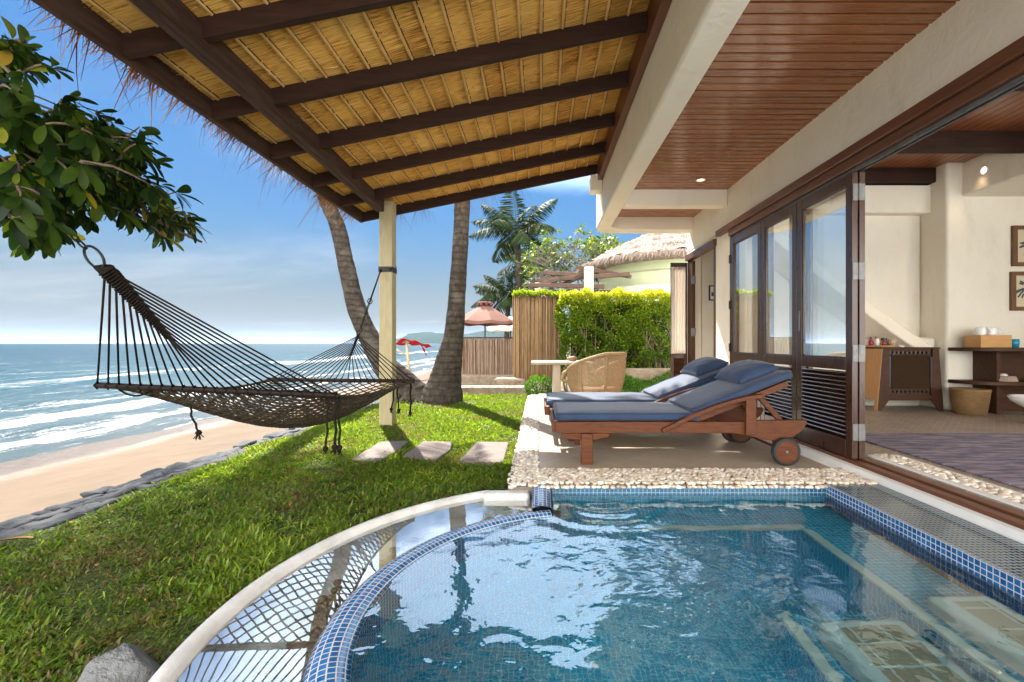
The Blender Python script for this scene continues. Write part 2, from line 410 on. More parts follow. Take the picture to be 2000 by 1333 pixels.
mt['oldthatch'] = thatch_mat('thatch_weathered', (.13,.09,.075), (.30,.225,.19), (.46,.37,.32), stretch=(14,14,14))
mt['almond'] = leafmat('almond_leaf', [(0,(.006,.015,.004)),(.45,(.016,.040,.007)),(.75,(.055,.09,.009)),(.92,(.20,.22,.016)),(1,(.30,.20,.03))], transl=.42, rough=.5, tcol=2.2, nscale=12, spec=.2)
mt['grass'] = leafmat('grass', [(0,(.21,.145,.065)),(.08,(.16,.135,.035)),(.35,(.072,.135,.014)),(.7,(.15,.235,.020)),(1,(.31,.36,.045))], transl=.48, rough=.4, tcol=1.9)
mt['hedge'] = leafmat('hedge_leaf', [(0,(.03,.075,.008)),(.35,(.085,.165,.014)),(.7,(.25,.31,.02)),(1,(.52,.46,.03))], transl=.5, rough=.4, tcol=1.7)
mt['bush'] = leafmat('bush_leaf', [(0,(.03,.09,.010)),(.5,(.09,.21,.018)),(1,(.22,.36,.04))], transl=.4, rough=.45, tcol=1.7)
mt['palmleaf'] = leafmat('palm_leaf', [(0,(.006,.016,.004)),(.5,(.018,.038,.010)),(1,(.08,.095,.022))], transl=.12, rough=.6, tcol=1.6, spec=.15)
mt['frangi'] = leafmat('frangipani_leaf', [(0,(.03,.07,.012)),(.6,(.10,.16,.03)),(1,(.25,.28,.05))], transl=.35, tcol=1.6)

mt['tileband'] = mosaic('mosaic_band', (.012,.10,.22), (.02,.16,.30), (.30,.42,.48), size=.028)
def ground_mat(name, stops, scale, bump=.01, rough=.9, bscale=None, extra=None):
    t = NT(name); v = t.coords('Object')
    nz = t.noise(v, scale, 8, .6)
    c = t.ramp(nz, stops)
    return t.done(t.pbsdf({'Base Color': c, 'Roughness': rough, 'Specular IOR Level': .3, 'Normal': t.bump(t.noise(v, bscale or scale*5, 6), bump)}))
mt['soil'] = ground_mat('lawn_soil', [(.3,(.035,.045,.012)),(.55,(.06,.085,.018)),(.75,(.10,.075,.035))], 9, .02)
mt['earth'] = ground_mat('earth', [(.3,(.10,.085,.05)),(.7,(.18,.15,.10))], 4, .02)

def tile_floor(name, c1, c2, grout, size, rot, rough, mortar=.012, offset=0.0):
    t = NT(name); v = t.coords('Object', (1,1,1), (0,0,rot))
    br = t.n('ShaderNodeTexBrick', {'Vector': v, 'Color1': (*c1,1), 'Color2': (*c2,1), 'Mortar': (*grout,1), 'Scale': 1.0/size, 'Mortar Size': mortar,
             'Mortar Smooth': .3, 'Bias': 0.0, 'Brick Width': 1.0, 'Row Height': 1.0}, offset=offset, squash=1.0)
    nz = t.noise(v, 5, 6)
    c = t.mix(t.math('MULTIPLY', nz, .5), br.outputs['Color'], (c2[0]*.72, c2[1]*.70, c2[2]*.68))
    r = t.math('MULTIPLY_ADD', nz, .3, rough)
    return t.done(t.pbsdf({'Base Color': c, 'Roughness': r, 'Normal': t.bump(t.math('ADD', t.math('MULTIPLY', br.outputs['Fac'], -1.0), t.math('MULTIPLY', nz, .4)), .003, .5)}))
mt['terrace'] = tile_floor('terrace_tile', (.50,.41,.315), (.46,.375,.285), (.60,.52,.43), .42, R(45), .28)
mt['roomfloor'] = tile_floor('room_tile', (.36,.29,.23), (.29,.235,.19), (.46,.40,.33), .11, R(45), .35, .05, .5)

def rug_mat():
    t = NT('rug_wool'); v = t.coords('Object', (1.2, 9, 1))
    n1 = t.noise(v, 2.2, 8, .72); n2 = t.noise(t.coords('Object', (3, 30, 1)), 3, 4)
    c = t.ramp(t.math('MULTIPLY_ADD', n2, .35, t.math('MULTIPLY', n1, .68)), [(.36,(.035,.028,.055)),(.48,(.13,.11,.17)),(.58,(.28,.24,.29)),(.7,(.42,.38,.40))])
    return t.done(t.pbsdf({'Base Color': c, 'Roughness': .95, 'Normal': t.bump(n2, .006)}))
mt['rug'] = rug_mat()

def sand_mat():
    t = NT('sand'); v = t.coords('Object')
    sx = t.n('ShaderNodeSeparateXYZ', {0: v})
    nz = t.noise(v, 1.3, 8, .6); fine = t.noise(v, 60, 5)
    c = t.ramp(nz, [(.3,(.100,.068,.042)),(.7,(.13,.090,.056))])
    edge = t.math('ADD', sx.outputs[0], t.math('MULTIPLY', t.math('SUBTRACT', t.noise(v, .35, 4), .5), 2.0))
    wet = t.n('ShaderNodeMapRange', {0: edge, 1: -9.0, 2: -10.2}).outputs[0]
    c = t.mix(t.math('MULTIPLY', wet, .75), c, (.10,.07,.046))
    r = t.n('ShaderNodeMapRange', {0: wet, 3: .95, 4: .28}).outputs[0]
    h = t.math('ADD', t.math('MULTIPLY', fine, .25), t.noise(v, 5, 4))
    return t.done(t.pbsdf({'Base Color': c, 'Roughness': r, 'Normal': t.bump(h, .03)}))
mt['sand'] = sand_mat()

def sea_mat():
    t = NT('sea_water'); v = t.coords('Object'); sx = t.n('ShaderNodeSeparateXYZ', {0: v}); X = sx.outputs[0]
    dep = t.n('ShaderNodeMapRange', {0: X, 1: -11.0, 2: -70.0}).outputs[0]
    base = t.ramp(dep, [(0,(.085,.085,.075)),(.10,(.045,.065,.068)),(.35,(.010,.042,.052)),(1,(.004,.028,.040))])
    pv = t.noise(t.coords('Object', (.05,.012,1)), 1.0, 4)
    base = t.mix(t.math('MULTIPLY', pv, .6), base, (.008,.05,.08))
    wob = t.math('MULTIPLY', t.math('SUBTRACT', t.noise(t.coords('Object', (.0,.12,1)), 1.0, 4), .5), 3.0)
    wob2 = t.math('MULTIPLY', t.math('SUBTRACT', t.noise(t.coords('Object', (.25,.5,1)), 1.0, 4), .5), 2.2)
    br = t.noise(t.coords('Object', (1.6,.5,1)), 1.0, 9, .72)
    xx = t.math('ADD', X, t.math('ADD', wob, wob2))
    foam = None
    # (centre, width in front (shore side), width behind, strength)
    for c, wf, wb, st in ((-11.2,.35,.5,.62),(-13.3,.7,1.5,.85),(-16.5,1.0,2.2,1.0),(-20.5,.8,2.2,.48),(-31,1.6,4.5,1.0),(-38,1.5,5.0,.40),(-62,2.0,6.0,.42)):
        d = t.math('SUBTRACT', xx, c)
        a = t.n('ShaderNodeMapRange', {0: d, 1: wf, 2: 0.0}, interpolation_type='SMOOTHSTEP').outputs[0]
        b = t.n('ShaderNodeMapRange', {0: d, 1: -wb, 2: 0.0}, interpolation_type='SMOOTHSTEP').outputs[0]
        f = t.math('MULTIPLY', t.math('MULTIPLY', a, b), st)
        foam = f if foam is None else t.math('MAXIMUM', foam, f)
    seg = t.noise(t.coords('Object', (.06,.06,1)), 1.0, 2)
    foam = t.math('MULTIPLY', foam, t.n('ShaderNodeMapRange', {0: seg, 1: .34, 2: .52, 3: .35, 4: 1.0}).outputs[0])
    lace = t.n('ShaderNodeMapRange', {0: X, 1: -26.0, 2: -12.0, 3: 0.0, 4: .24}).outputs[0]
    foam = t.math('MAXIMUM', foam, lace)
    fm = t.n('ShaderNodeMapRange', {0: t.math('ADD', foam, t.math('MULTIPLY', t.math('SUBTRACT', br, .5), 2.5)), 1: .50, 2: .80}).outputs[0]
    b1 = t.noise(t.coords('Object', (1.0,.35,1)), 1.2, 6, .6); b2 = t.noise(t.coords('Object', (.22,.07,1)), 1.0, 4)
    nor = t.bump(t.math('ADD', t.math('MULTIPLY', b1, .30), b2), .8, 1.0)
    c = t.mix(fm, base, (.36,.36,.36))
    r = t.n('ShaderNodeMapRange', {0: fm, 3: .28, 4: .9}).outputs[0]
    return t.done(t.pbsdf({'Base Color': c, 'Roughness': r, 'IOR': 1.33, 'Specular IOR Level': .16, 'Normal': nor}))
mt['sea'] = sea_mat()

def water_mat(name, tint, refl, ripple):
    t = NT(name); v = t.coords('Object')
    h = ripple(t, v)
    nor = t.bump(h, .02, 1.0)
    fr = t.n('ShaderNodeFresnel', {'IOR': refl, 'Normal': nor}).outputs[0]
    fr = t.math('MULTIPLY', fr, t.math('SUBTRACT', 1.0, t.n('ShaderNodeNewGeometry').outputs['Backfacing']))   # seen from below the refraction does its own total reflection
    gl = t.n('ShaderNodeBsdfGlossy', {'Color': (1,1,1,1), 'Roughness': .015, 'Normal': nor}).outputs[0]
    rf = t.n('ShaderNodeBsdfRefraction', {'Color': (*tint,1), 'Roughness': 0.0, 'IOR': 1.33, 'Normal': nor}).outputs[0]
    return t.done(t.n('ShaderNodeMixShader', {0: fr, 1: rf, 2: gl}).outputs[0])
def pool_ripple(t, v):
    n1 = t.noise(v, 2.4, 2, .5, .6); n2 = t.noise(v, 8.0, 2, .5, .4); n3 = t.noise(v, 22, 2)
    # jets stir the water strongest at the middle of the round end
    ds = t.n('ShaderNodeVectorMath', {0: v, 1: (.55, 2.05, -.07)}, operation='DISTANCE').outputs['Value']
    k = t.n('ShaderNodeMapRange', {0: ds, 1: .75, 2: .15, 3: .16, 4: .95}, interpolation_type='SMOOTHSTEP').outputs[0]
    ring = t.math('MULTIPLY', t.math('SINE', t.math('MULTIPLY', t.n('ShaderNodeVectorMath', {0: v, 1: (.42, 2.95, -.07)}, operation='DISTANCE').outputs['Value'], 34.0)), .16)
    kr = t.n('ShaderNodeMapRange', {0: t.n('ShaderNodeVectorMath', {0: v, 1: (.42, 2.7, -.07)}, operation='DISTANCE').outputs['Value'], 1: .55, 2: .1}).outputs[0]
    s = t.math('ADD', t.math('MULTIPLY', n1, .55), t.math('MULTIPLY', t.math('ADD', t.math('MULTIPLY', n2, .8), t.math('MULTIPLY', n3, .16)), k))
    return t.math('ADD', s, t.math('MULTIPLY', ring, kr))
mt['poolwater'] = water_mat('pool_water', (.74,.94,.99), 2.2, pool_ripple)
mt['gutterwater'] = water_mat('gutter_water', (.92,.97,.97), 6.0, lambda t, v: t.math('MULTIPLY', t.noise(v, 3.0, 2), .045))

def glass_mat():
    t = NT('window_glass')
    fr = t.n('ShaderNodeFresnel', {'IOR': 4.6}).outputs[0]
    fr = t.math('MULTIPLY', fr, t.math('SUBTRACT', 1.0, t.n('ShaderNodeNewGeometry').outputs['Backfacing']))
    gl = t.n('ShaderNodeBsdfGlossy', {'Color': (1,1,1,1), 'Roughness': 0.0}).outputs[0]
    tr = t.n('ShaderNodeBsdfTransparent', {'Color': (.93,.96,.96,1)}).outputs[0]
    return t.done(t.n('ShaderNodeMixShader', {0: fr, 1: tr, 2: gl}).outputs[0])
mt['glass'] = glass_mat()
def emit_mat(name, c, st):
    t = NT(name); return t.done(t.n('ShaderNodeEmission', {'Color': (*c,1), 'Strength': st}).outputs[0])
mt['lamp'] = emit_mat('lamp_glow', (1,.80,.55), 1.2)
# ================================================================== camera, light, sky
cam = bpy.data.cameras.new('camera'); camo = bpy.data.objects.new('camera', cam); col.objects.link(camo)
cam.lens = 36*F; cam.sensor_width = 36; cam.sensor_fit = 'HORIZONTAL'
cam.shift_x = -53/2000; cam.shift_y = 4.5/2000
camo.location = (0, 0, CZ); camo.rotation_euler = (R(90), 0, 0)
cam.clip_start = 0.05; cam.clip_end = 80000
scene.camera = camo

EL, AZ = R(50), R(24.5)      # sun height; turn from +Y towards -X
sd = Vector((-math.sin(AZ)*math.cos(EL), math.cos(AZ)*math.cos(EL), math.sin(EL)))
sun = bpy.data.lights.new('sun', 'SUN'); sun.energy = 4.0; sun.angle = R(.5); sun.color = (1, .93, .82)
suno = bpy.data.objects.new('sun', sun); col.objects.link(suno)
suno.rotation_euler = (-sd).to_track_quat('-Z', 'Y').to_euler()

w = bpy.data.worlds.new('World'); scene.world = w; w.use_nodes = True
wt = w.node_tree; wt.nodes.clear()
def wn(typ, ins=None, **p):
    nd = wt.nodes.new(typ)
    for k, v in p.items(): setattr(nd, k, v)
    for k, v in (ins or {}).items():
        if isinstance(v, bpy.types.NodeSocket): wt.links.new(v, nd.inputs[k])
        else: nd.inputs[k].default_value = v
    return nd
sky = wn('ShaderNodeTexSky'); sky.sky_type = 'NISHITA'; sky.sun_disc = False
sky.sun_elevation = EL; sky.sun_rotation = -AZ; sky.altitude = 0; sky.air_density = 1.0; sky.dust_density = 0.2; sky.ozone_density = 2.5
tc = wn('ShaderNodeTexCoord')
sep = wn('ShaderNodeSeparateXYZ', {0: tc.outputs['Generated']})
zz = wn('ShaderNodeMath', {0: sep.outputs[2], 1: .12}, operation='ADD')
px_ = wn('ShaderNodeMath', {0: sep.outputs[0], 1: zz.outputs[0]}, operation='DIVIDE'); py_ = wn('ShaderNodeMath', {0: sep.outputs[1], 1: zz.outputs[0]}, operation='DIVIDE')
cv = wn('ShaderNodeCombineXYZ', {0: px_.outputs[0], 1: py_.outputs[0], 2: 0.3})
mp = wn('ShaderNodeMapping', {'Vector': cv.outputs[0], 'Scale': (.42, .85, 1), 'Rotation': (0, 0, R(-14)), 'Location': (2.3, .55, 0)})
cn = wn('ShaderNodeTexNoise', {'Vector': mp.outputs[0], 'Scale': .9, 'Detail': 9, 'Roughness': .56, 'Distortion': .35})
cr = wn('ShaderNodeMapRange', {0: cn.outputs[0], 1: .52, 2: .85, 3: 0.0, 4: .40}, interpolation_type='SMOOTHSTEP')
lum0 = wn('ShaderNodeRGBToBW', {0: sky.outputs[0]})
den = wn('ShaderNodeMath', {0: lum0.outputs[0], 1: SKY_K, 2: 1.0}, operation='MULTIPLY_ADD')
inv = wn('ShaderNodeMath', {0: 1.0, 1: den.outputs[0]}, operation='DIVIDE')
soft = wn('ShaderNodeVectorMath', {0: sky.outputs[0]}, operation='SCALE'); wt.links.new(inv.outputs[0], soft.inputs['Scale'])
hue = wn('ShaderNodeHueSaturation', {'Color': soft.outputs[0], 'Saturation': SKY_SAT, 'Value': 1.0})
lum = wn('ShaderNodeRGBToBW', {0: soft.outputs[0]})
hz = wn('ShaderNodeMapRange', {0: sep.outputs[2], 1: .26, 2: 0.0, 3: 0.0, 4: .85}, interpolation_type='SMOOTHSTEP')
hcol = wn('ShaderNodeVectorMath', {0: (.76, .84, .95)}, operation='SCALE'); wt.links.new(lum.outputs[0], hcol.inputs['Scale'])
hmx = wn('ShaderNodeMix', data_type='RGBA'); wt.links.new(hz.outputs[0], hmx.inputs[0]); wt.links.new(hue.outputs[0], hmx.inputs[6]); wt.links.new(hcol.outputs[0], hmx.inputs[7])
cl = wn('ShaderNodeMath', {0: lum.outputs[0], 1: 2.35}, operation='MULTIPLY')
ccol = wn('ShaderNodeCombineColor', {0: cl.outputs[0], 1: cl.outputs[0], 2: cl.outputs[0]})
mx = wn('ShaderNodeMix', data_type='RGBA')
wt.links.new(cr.outputs[0], mx.inputs[0]); wt.links.new(hmx.outputs[2], mx.inputs[6]); wt.links.new(ccol.outputs[0], mx.inputs[7])
# added unseen bright cloud behind the viewer, fills the shade with light
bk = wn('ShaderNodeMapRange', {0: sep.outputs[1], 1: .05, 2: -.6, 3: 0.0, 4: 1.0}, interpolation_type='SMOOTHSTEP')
bcol = wn('ShaderNodeMix', data_type='RGBA'); wt.links.new(bk.outputs[0], bcol.inputs[0]); wt.links.new(mx.outputs[2], bcol.inputs[6]); bcol.inputs[7].default_value = (1.96*BACK_FILL, 1.90*BACK_FILL, 1.78*BACK_FILL, 1)
# added cloud ahead, hidden by the canopy, brightens the pool's sky reflection
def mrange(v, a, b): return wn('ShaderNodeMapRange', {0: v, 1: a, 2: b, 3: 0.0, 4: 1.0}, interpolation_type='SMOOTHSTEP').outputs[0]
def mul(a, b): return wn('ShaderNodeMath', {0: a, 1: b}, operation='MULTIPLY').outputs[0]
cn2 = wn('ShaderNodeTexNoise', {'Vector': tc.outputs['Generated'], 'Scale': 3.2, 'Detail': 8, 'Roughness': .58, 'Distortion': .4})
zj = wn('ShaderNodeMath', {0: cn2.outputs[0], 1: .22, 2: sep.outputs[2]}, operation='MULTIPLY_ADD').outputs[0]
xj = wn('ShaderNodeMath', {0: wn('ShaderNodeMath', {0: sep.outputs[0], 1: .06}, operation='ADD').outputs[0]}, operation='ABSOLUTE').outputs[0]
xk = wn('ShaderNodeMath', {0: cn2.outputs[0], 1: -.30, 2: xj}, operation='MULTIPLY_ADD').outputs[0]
refl_cloud = mul(mul(mrange(zj, .42, .54), mrange(zj, .98, .82)), mul(mrange(xk, .36, .16), mrange(sep.outputs[1], .1, .4)))
refl_cloud = mul(refl_cloud, mrange(cn2.outputs[0], .30, .52))
cmx = wn('ShaderNodeMix', data_type='RGBA'); wt.links.new(refl_cloud, cmx.inputs[0]); wt.links.new(bcol.outputs[2], cmx.inputs[6]); cmx.inputs[7].default_value = (3.3, 4.2, 5.5, 1)
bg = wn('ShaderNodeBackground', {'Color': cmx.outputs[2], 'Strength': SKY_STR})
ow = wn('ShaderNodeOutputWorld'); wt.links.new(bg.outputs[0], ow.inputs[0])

vs = scene.view_settings; vs.view_transform = 'Standard'; vs.look = 'None'; vs.gamma = 1.0; vs.exposure = EXPO
try: vs.use_curve_mapping = False
except Exception: pass
cy = scene.cycles
cy.use_denoising = True; cy.max_bounces = 12; cy.diffuse_bounces = 5; cy.glossy_bounces = 5; cy.transmission_bounces = 8; cy.transparent_max_bounces = 16
cy.sample_clamp_indirect = 6.0; cy.caustics_reflective = False; cy.caustics_refractive = True; cy.blur_glossy = 0.5

# ================================================================== ground, beach, sea
LZ = -0.12                                      # lawn level
PC, PR = (0.30, 1.75), 1.10                     # round end of the pool
def lawn_in(x, y):
    return not ((x-PC[0])**2 + (y-PC[1])**2 < 1.47**2) and not (x > -.15 and y < 8.4) and not (x > -.1 and y < 3.2)
mb = MB(); st = .05; nx, ny = int((0.6+2.95)/st), int((9.45+3.0)/st)
xs = [-2.95 + i*st for i in range(nx+1)]; ys = [-3.0 + j*st for j in range(ny+1)]
for j, y in enumerate(ys):
    for x in xs: mb.v.append((x, y, LZ + .012*math.sin(x*2.1+.3)*math.sin(y*1.7)))
for j in range(ny):
    for i in range(nx):
        if lawn_in(xs[i]+st/2, ys[j]+st/2):
            a = j*(nx+1)+i; mb.f.append([a, a+1, a+nx+2, a+nx+1]); mb.r.append(.5); mb.uv.append([(0,0)]*4)
tag(mb.build('lawn', mt['soil'], smooth=True), kind='structure')
mb = MB()
def ground_z(u, v): return (-3.0 + 400*u, 9.40 + 500*v*v, -.14)
mb.sheet(ground_z, 20, 30)
tag(mb.build('ground', mt['earth']), kind='structure')

def sand_z(x): 
    t = -x - 3.2
    return -0.95 - .083*max(t, 0)
xs = list(np.concatenate([np.linspace(-3.0, -14, 60), np.linspace(-15, -60, 20)])); ys = list(np.concatenate([np.linspace(-20, 40, 121), 40+np.geomspace(1, 3000, 40)]))
mb = MB()
for y in ys:
    for x in xs:
        mb.v.append((x, y, sand_z(x) + .03*math.sin(y*.45+x*.3) + .015*math.sin(x*1.7+y*.9)+.01*math.sin(x*3.1-y*2.2)))
n = len(xs)
for j in range(len(ys)-1):
    for i in range(n-1):
        a = j*n+i; mb.f.append([a, a+n, a+n+1, a+1]); mb.r.append(.5); mb.uv.append([(0,0)]*4)
tag(mb.build('beach', mt['sand'], smooth=True), kind='structure')
SZ = -1.60
xs = np.concatenate([np.arange(-9, -46, -.22), -46-np.geomspace(.4, 30000, 70)]); ys = np.concatenate([-np.geomspace(3000, 12, 14), np.arange(-11, 70, .6), 70+np.geomspace(1, 40000, 70)])
XX, YY = np.meshgrid(xs, ys)
wob = 1.1*np.sin(YY*.11+.4) + .6*np.sin(YY*.27+XX*.05)
def crest(c, wf, wb, h):
    d = XX + wob - c
    return h*np.where(d > 0, np.exp(-(d/wf)**2), np.exp(-(d/wb)**2)) * (.62+.38*np.sin(YY*.16+c))
ZZ = SZ + crest(-13.2,.35,1.0,.07) + crest(-16.3,.5,1.5,.17) + crest(-20.5,.7,2.0,.12) + crest(-31,.8,3.0,.46) + crest(-38,1.5,3.0,.22) + crest(-62,2,6,.3)
ZZ += np.where(XX > -300, .03*np.sin(XX*.9+YY*.23)+.025*np.sin(XX*1.7-YY*.31), 0) * np.clip((-XX-10)/8, 0, 1)
V = np.stack([XX, YY, ZZ], -1).reshape(-1,3); nx_ = len(xs); ny_ = len(ys)
ii = (np.arange(ny_-1)[:,None]*nx_ + np.arange(nx_-1)[None,:]).ravel()
tag(fast('sea', mt['sea'], V, np.stack([ii, ii+nx_, ii+nx_+1, ii+1],1), smooth=True), kind='structure')

# island on the horizon
mb = MB()
prof = [(-1160,0),(-1120,18),(-1080,34),(-1030,56),(-985,78),(-930,92),(-880,90),(-800,86),(-720,78),(-640,72),(-560,78),(-470,92),(-380,104),(-290,120),(-200,128),(-100,122),(0,116),(150,122),(300,100),(450,60),(600,0)]
vs_ = []; NP = len(prof)
for k in range(9):
    s = k/8; prr = math.sin(PI*s)**.8
    for i, (x, z) in enumerate(prof):
        vs_.append((x + 30*math.sin(k*2.1+i), 3600 + 900*(s-.5) + 25*math.sin(i*1.7), SZ-2 + z*prr*(1+.10*math.sin(i*2.3+k*1.9))))
fs_ = [(k*NP+i, k*NP+i+1, (k+1)*NP+i+1, (k+1)*NP+i) for k in range(8) for i in range(NP-1)]
mb.add(vs_, fs_)
t = NT('island_forest'); c = t.ramp(t.noise(t.coords('Object', (.012,.012,.03)), 1.0, 8, .7), [(.35,(.010,.022,.018)),(.6,(.028,.046,.032)),(.75,(.08,.07,.055))])
tag(mb.build('hills', t.done(t.pbsdf({'Base Color': c, 'Roughness': 1.0, 'Specular IOR Level': 0.0})), smooth=True), kind='structure')

# sea wall of rough stones between lawn and sand
mb = MB(); rng = random.Random(3)
y = -2.5
while y < 9.2:
    y += .0
    step = rng.uniform(.11, .24)
    x = -2.86
    while x > -3.22:
        wx = rng.uniform(.08, .17)
        ex = max(0, (-x-3.0))*1.5
        mb.blob((x-wx*.4, y+rng.uniform(-.05,.05), LZ-.035-ex*.12+rng.uniform(-.015,.012)), (wx*.52, step*.62, rng.uniform(.026,.048)), 3, .35, rng.random(), rng, .6)
        x -= wx*.85
    y += step*.82
for k in range(150):
    mb.blob((-3.20-rng.uniform(0,.10), rng.uniform(-2.5,9.2), rng.uniform(-1.05,-.2)), (.12, rng.uniform(.1,.2), rng.uniform(.08,.14)), 2, .2, rng.random(), rng, .8)
wl = single(mb, 'sea_wall', mt['seastone'], (-3.1, 3, -1.0), 'low grey rough stone sea wall between the lawn and the beach sand', 'wall', smooth=True)
mb = MB(); mb.box(-3.24, -2.84, -2.5, 9.3, -1.2, LZ-.040)
mb.build('mortar', mt['mortar'], wl)

# ================================================================== terrace
mb = MB(); mb.box(0.0, 2.24, 3.10, 8.36, -.30, 0.0)
tag(mb.build('terrace', mt['terrace']), kind='structure')
mb = MB(); mb.box(-.21, -.001, 3.06, 8.36, -.30, -.014); mb.box(-.001, 2.29, 3.078, 3.42, .001, .002)
mb.box(0.0, 2.24, 8.361, 8.56, -.3, -.014)
tag(mb.build('terrace_border', mt['bed']), kind='structure')
P = []
rng = random.Random(5)
def pebbles(mb, x0, x1, y0, y1, z, pitch, smin, smax, edge=0, lod=None):
    y = y0; row = 0
    while y < y1:
        x = x0 + (pitch*.5 if row % 2 else 0)
        while x < x1:
            s = rng.uniform(smin, smax); a = rng.uniform(0, PI); e = rng.uniform(1.0, 1.45)
            ca, sa = math.cos(a), math.sin(a)
            cx, cyy = x+rng.uniform(-.3,.3)*pitch, y+rng.uniform(-.3,.3)*pitch
            zz_ = z - (edge*max(0, (x0+.05-cx))/.05 if edge else 0)
            fl = lambda q, ca=ca, sa=sa: Vector((q.x*ca-q.y*sa, q.x*sa+q.y*ca, q.z))
            mb.blob((cx, cyy, zz_), (s*e, s, s*.68), (lod or (2 if cyy < 5 else 1)), .12, rng.random(), rng, 1, fl)
            x += pitch
        y += pitch*.87; row += 1
mb = MB()
pebbles(mb, -.20, -.01, 3.06, 8.36, -.002, .037, .0145, .0215, .02)
pebbles(mb, 0.0, 2.27, 3.075, 3.42, .008, .037, .0145, .0215)
pebbles(mb, 0.0, 2.2, 8.38, 8.55, -.006, .036, .016, .021, lod=1)
# a rounded lip of pebbles over the pool wall
pebbles(mb, .02, 2.0, 3.046, 3.075, -.010, .034, .015, .020)
tag(mb.build('border_pebbles', mt['pebble'], smooth=True), kind='stuff')

# ================================================================== pool
WZ = -.068
def deg(a): return a*PI/180
pool = empty('plunge_pool', (.8, 1.75, -1.1), 'blue mosaic plunge pool with a rounded overflow rim beside the lawn', 'pool')
def quad(mb, a, b, c, d):
    a, b, c, d = map(Vector, (a,b,c,d)); uvv = []
    e1 = (b-a); e2 = (d-a); L1 = e1.length; L2 = e2.length
    # world aligned tiling
    def uvof(p):
        n_ = e1.cross(e2).normalized()
        if abs(n_.z) > .5: return (p.x, p.y)
        if abs(n_.x) > .5: return (p.y, p.z)
        return (p.x, p.z)
    mb.add([a,b,c,d], [(0,1,2,3)], None, [[uvof(a),uvof(b),uvof(c),uvof(d)]])
AR = .955                                       # inner wall radius of the round end
NEAR = -1.6                                     # near end of the pool, behind the camera
def arc(r, a0, a1, n): return [(PC[0]+r*math.cos(deg(a0+(a1-a0)*k/n)), PC[1]+r*math.sin(deg(a0+(a1-a0)*k/n))) for k in range(n+1)]
A0, A1 = 103.5, 262
inner = arc(AR, A0, A1, 48)
x_s = inner[0][0]                               # where the arc starts under the tiled pier
bz = -1.10
mb = MB()
for (p, q) in zip(inner[:-1], inner[1:]):
    L = math.hypot(p[0]-q[0], p[1]-q[1])
    k = inner.index(p); u0 = k*L; u1 = u0+L
    mb.add([(p[0],p[1],bz),(q[0],q[1],bz),(q[0],q[1],WZ),(p[0],p[1],WZ)], [(0,1,2,3)], None, [[(u0,bz),(u1,bz),(u1,WZ),(u0,WZ)]])
xe, ye = inner[-1]
quad(mb, (.085,inner[0][1],bz), (.085,3.07,bz), (.085,3.07,-.02), (.085,inner[0][1],-.02))
quad(mb, (inner[0][0],inner[0][1],bz), (.085,inner[0][1],bz), (.085,inner[0][1],WZ-.01), (inner[0][0],inner[0][1],WZ-.01))
quad(mb, (.085,3.07,bz), (1.93,3.07,bz), (1.93,3.07,-.012), (.085,3.07,-.012))
quad(mb, (1.93,3.07,bz), (1.93,NEAR,bz), (1.93,NEAR,WZ-.02), (1.93,3.07,WZ-.02))
quad(mb, (xe,ye,bz), (xe,NEAR,bz), (xe,NEAR,WZ+.03), (xe,ye,WZ+.03))
quad(mb, (xe,NEAR,bz), (1.93,NEAR,bz), (1.93,NEAR,0), (xe,NEAR,0))
quad(mb, (-.9,NEAR,bz), (2.0,NEAR,bz), (2.0,3.1,bz), (-.9,3.1,bz))
mb.build('basin', mt['tilepool'], pool)
# benches
mb = MB()
def tbox(mb, x0, x1, y0, y1, z0, z1):
    quad(mb, (x0,y0,z1),(x1,y0,z1),(x1,y1,z1),(x0,y1,z1)); quad(mb, (x0,y0,z0),(x1,y0,z0),(x1,y0,z1),(x0,y0,z1))
    quad(mb, (x0,y0,z0),(x0,y0,z1),(x0,y1,z1),(x0,y1,z0)); quad(mb, (x1,y0,z0),(x1,y1,z0),(x1,y1,z1),(x1,y0,z1)); quad(mb, (x0,y1,z0),(x0,y1,z1),(x1,y1,z1),(x1,y1,z0))
tbox(mb, .09, 1.925, 2.76, 3.065, bz, -.32)
tbox(mb, 1.60, 1.925, NEAR+.01, 2.757, bz, -.3203)
tbox(mb, 1.155, 1.597, NEAR+.01, 2.15, bz, -.62)
mb.build('bench', mt['tilepool'], pool)
mb = MB()
mb.box(.62, 1.60, 2.72, 2.775, -.345, -.312); mb.box(1.565, 1.62, NEAR+.02, 2.718, -.345, -.3125)
mb.box(1.12, 1.175, NEAR+.02, 2.17, -.65, -.613)
mb.build('edging', mt['edging'], pool, bevel=.008)
for (x0,x1,y0,y1,z0,z1) in ((1.625,1.90,1.28,1.93,-.318,-.175),(1.20,1.575,1.15,1.98,-.618,-.45)):
    mb = MB(); mb.box(x0,x1,y0,y1,z0,z1); so = mb.build('step_block', mt['stepstone'], pool, bevel=.035, seg=3)
    mb = MB(); quad(mb, (x0+.06,y0+.06,z1+.003),(x1-.06,y0+.06,z1+.003),(x1-.06,y1-.06,z1+.003),(x0+.06,y1-.06,z1+.003)); mb.build('step_tiles', mt['steptile'], so)
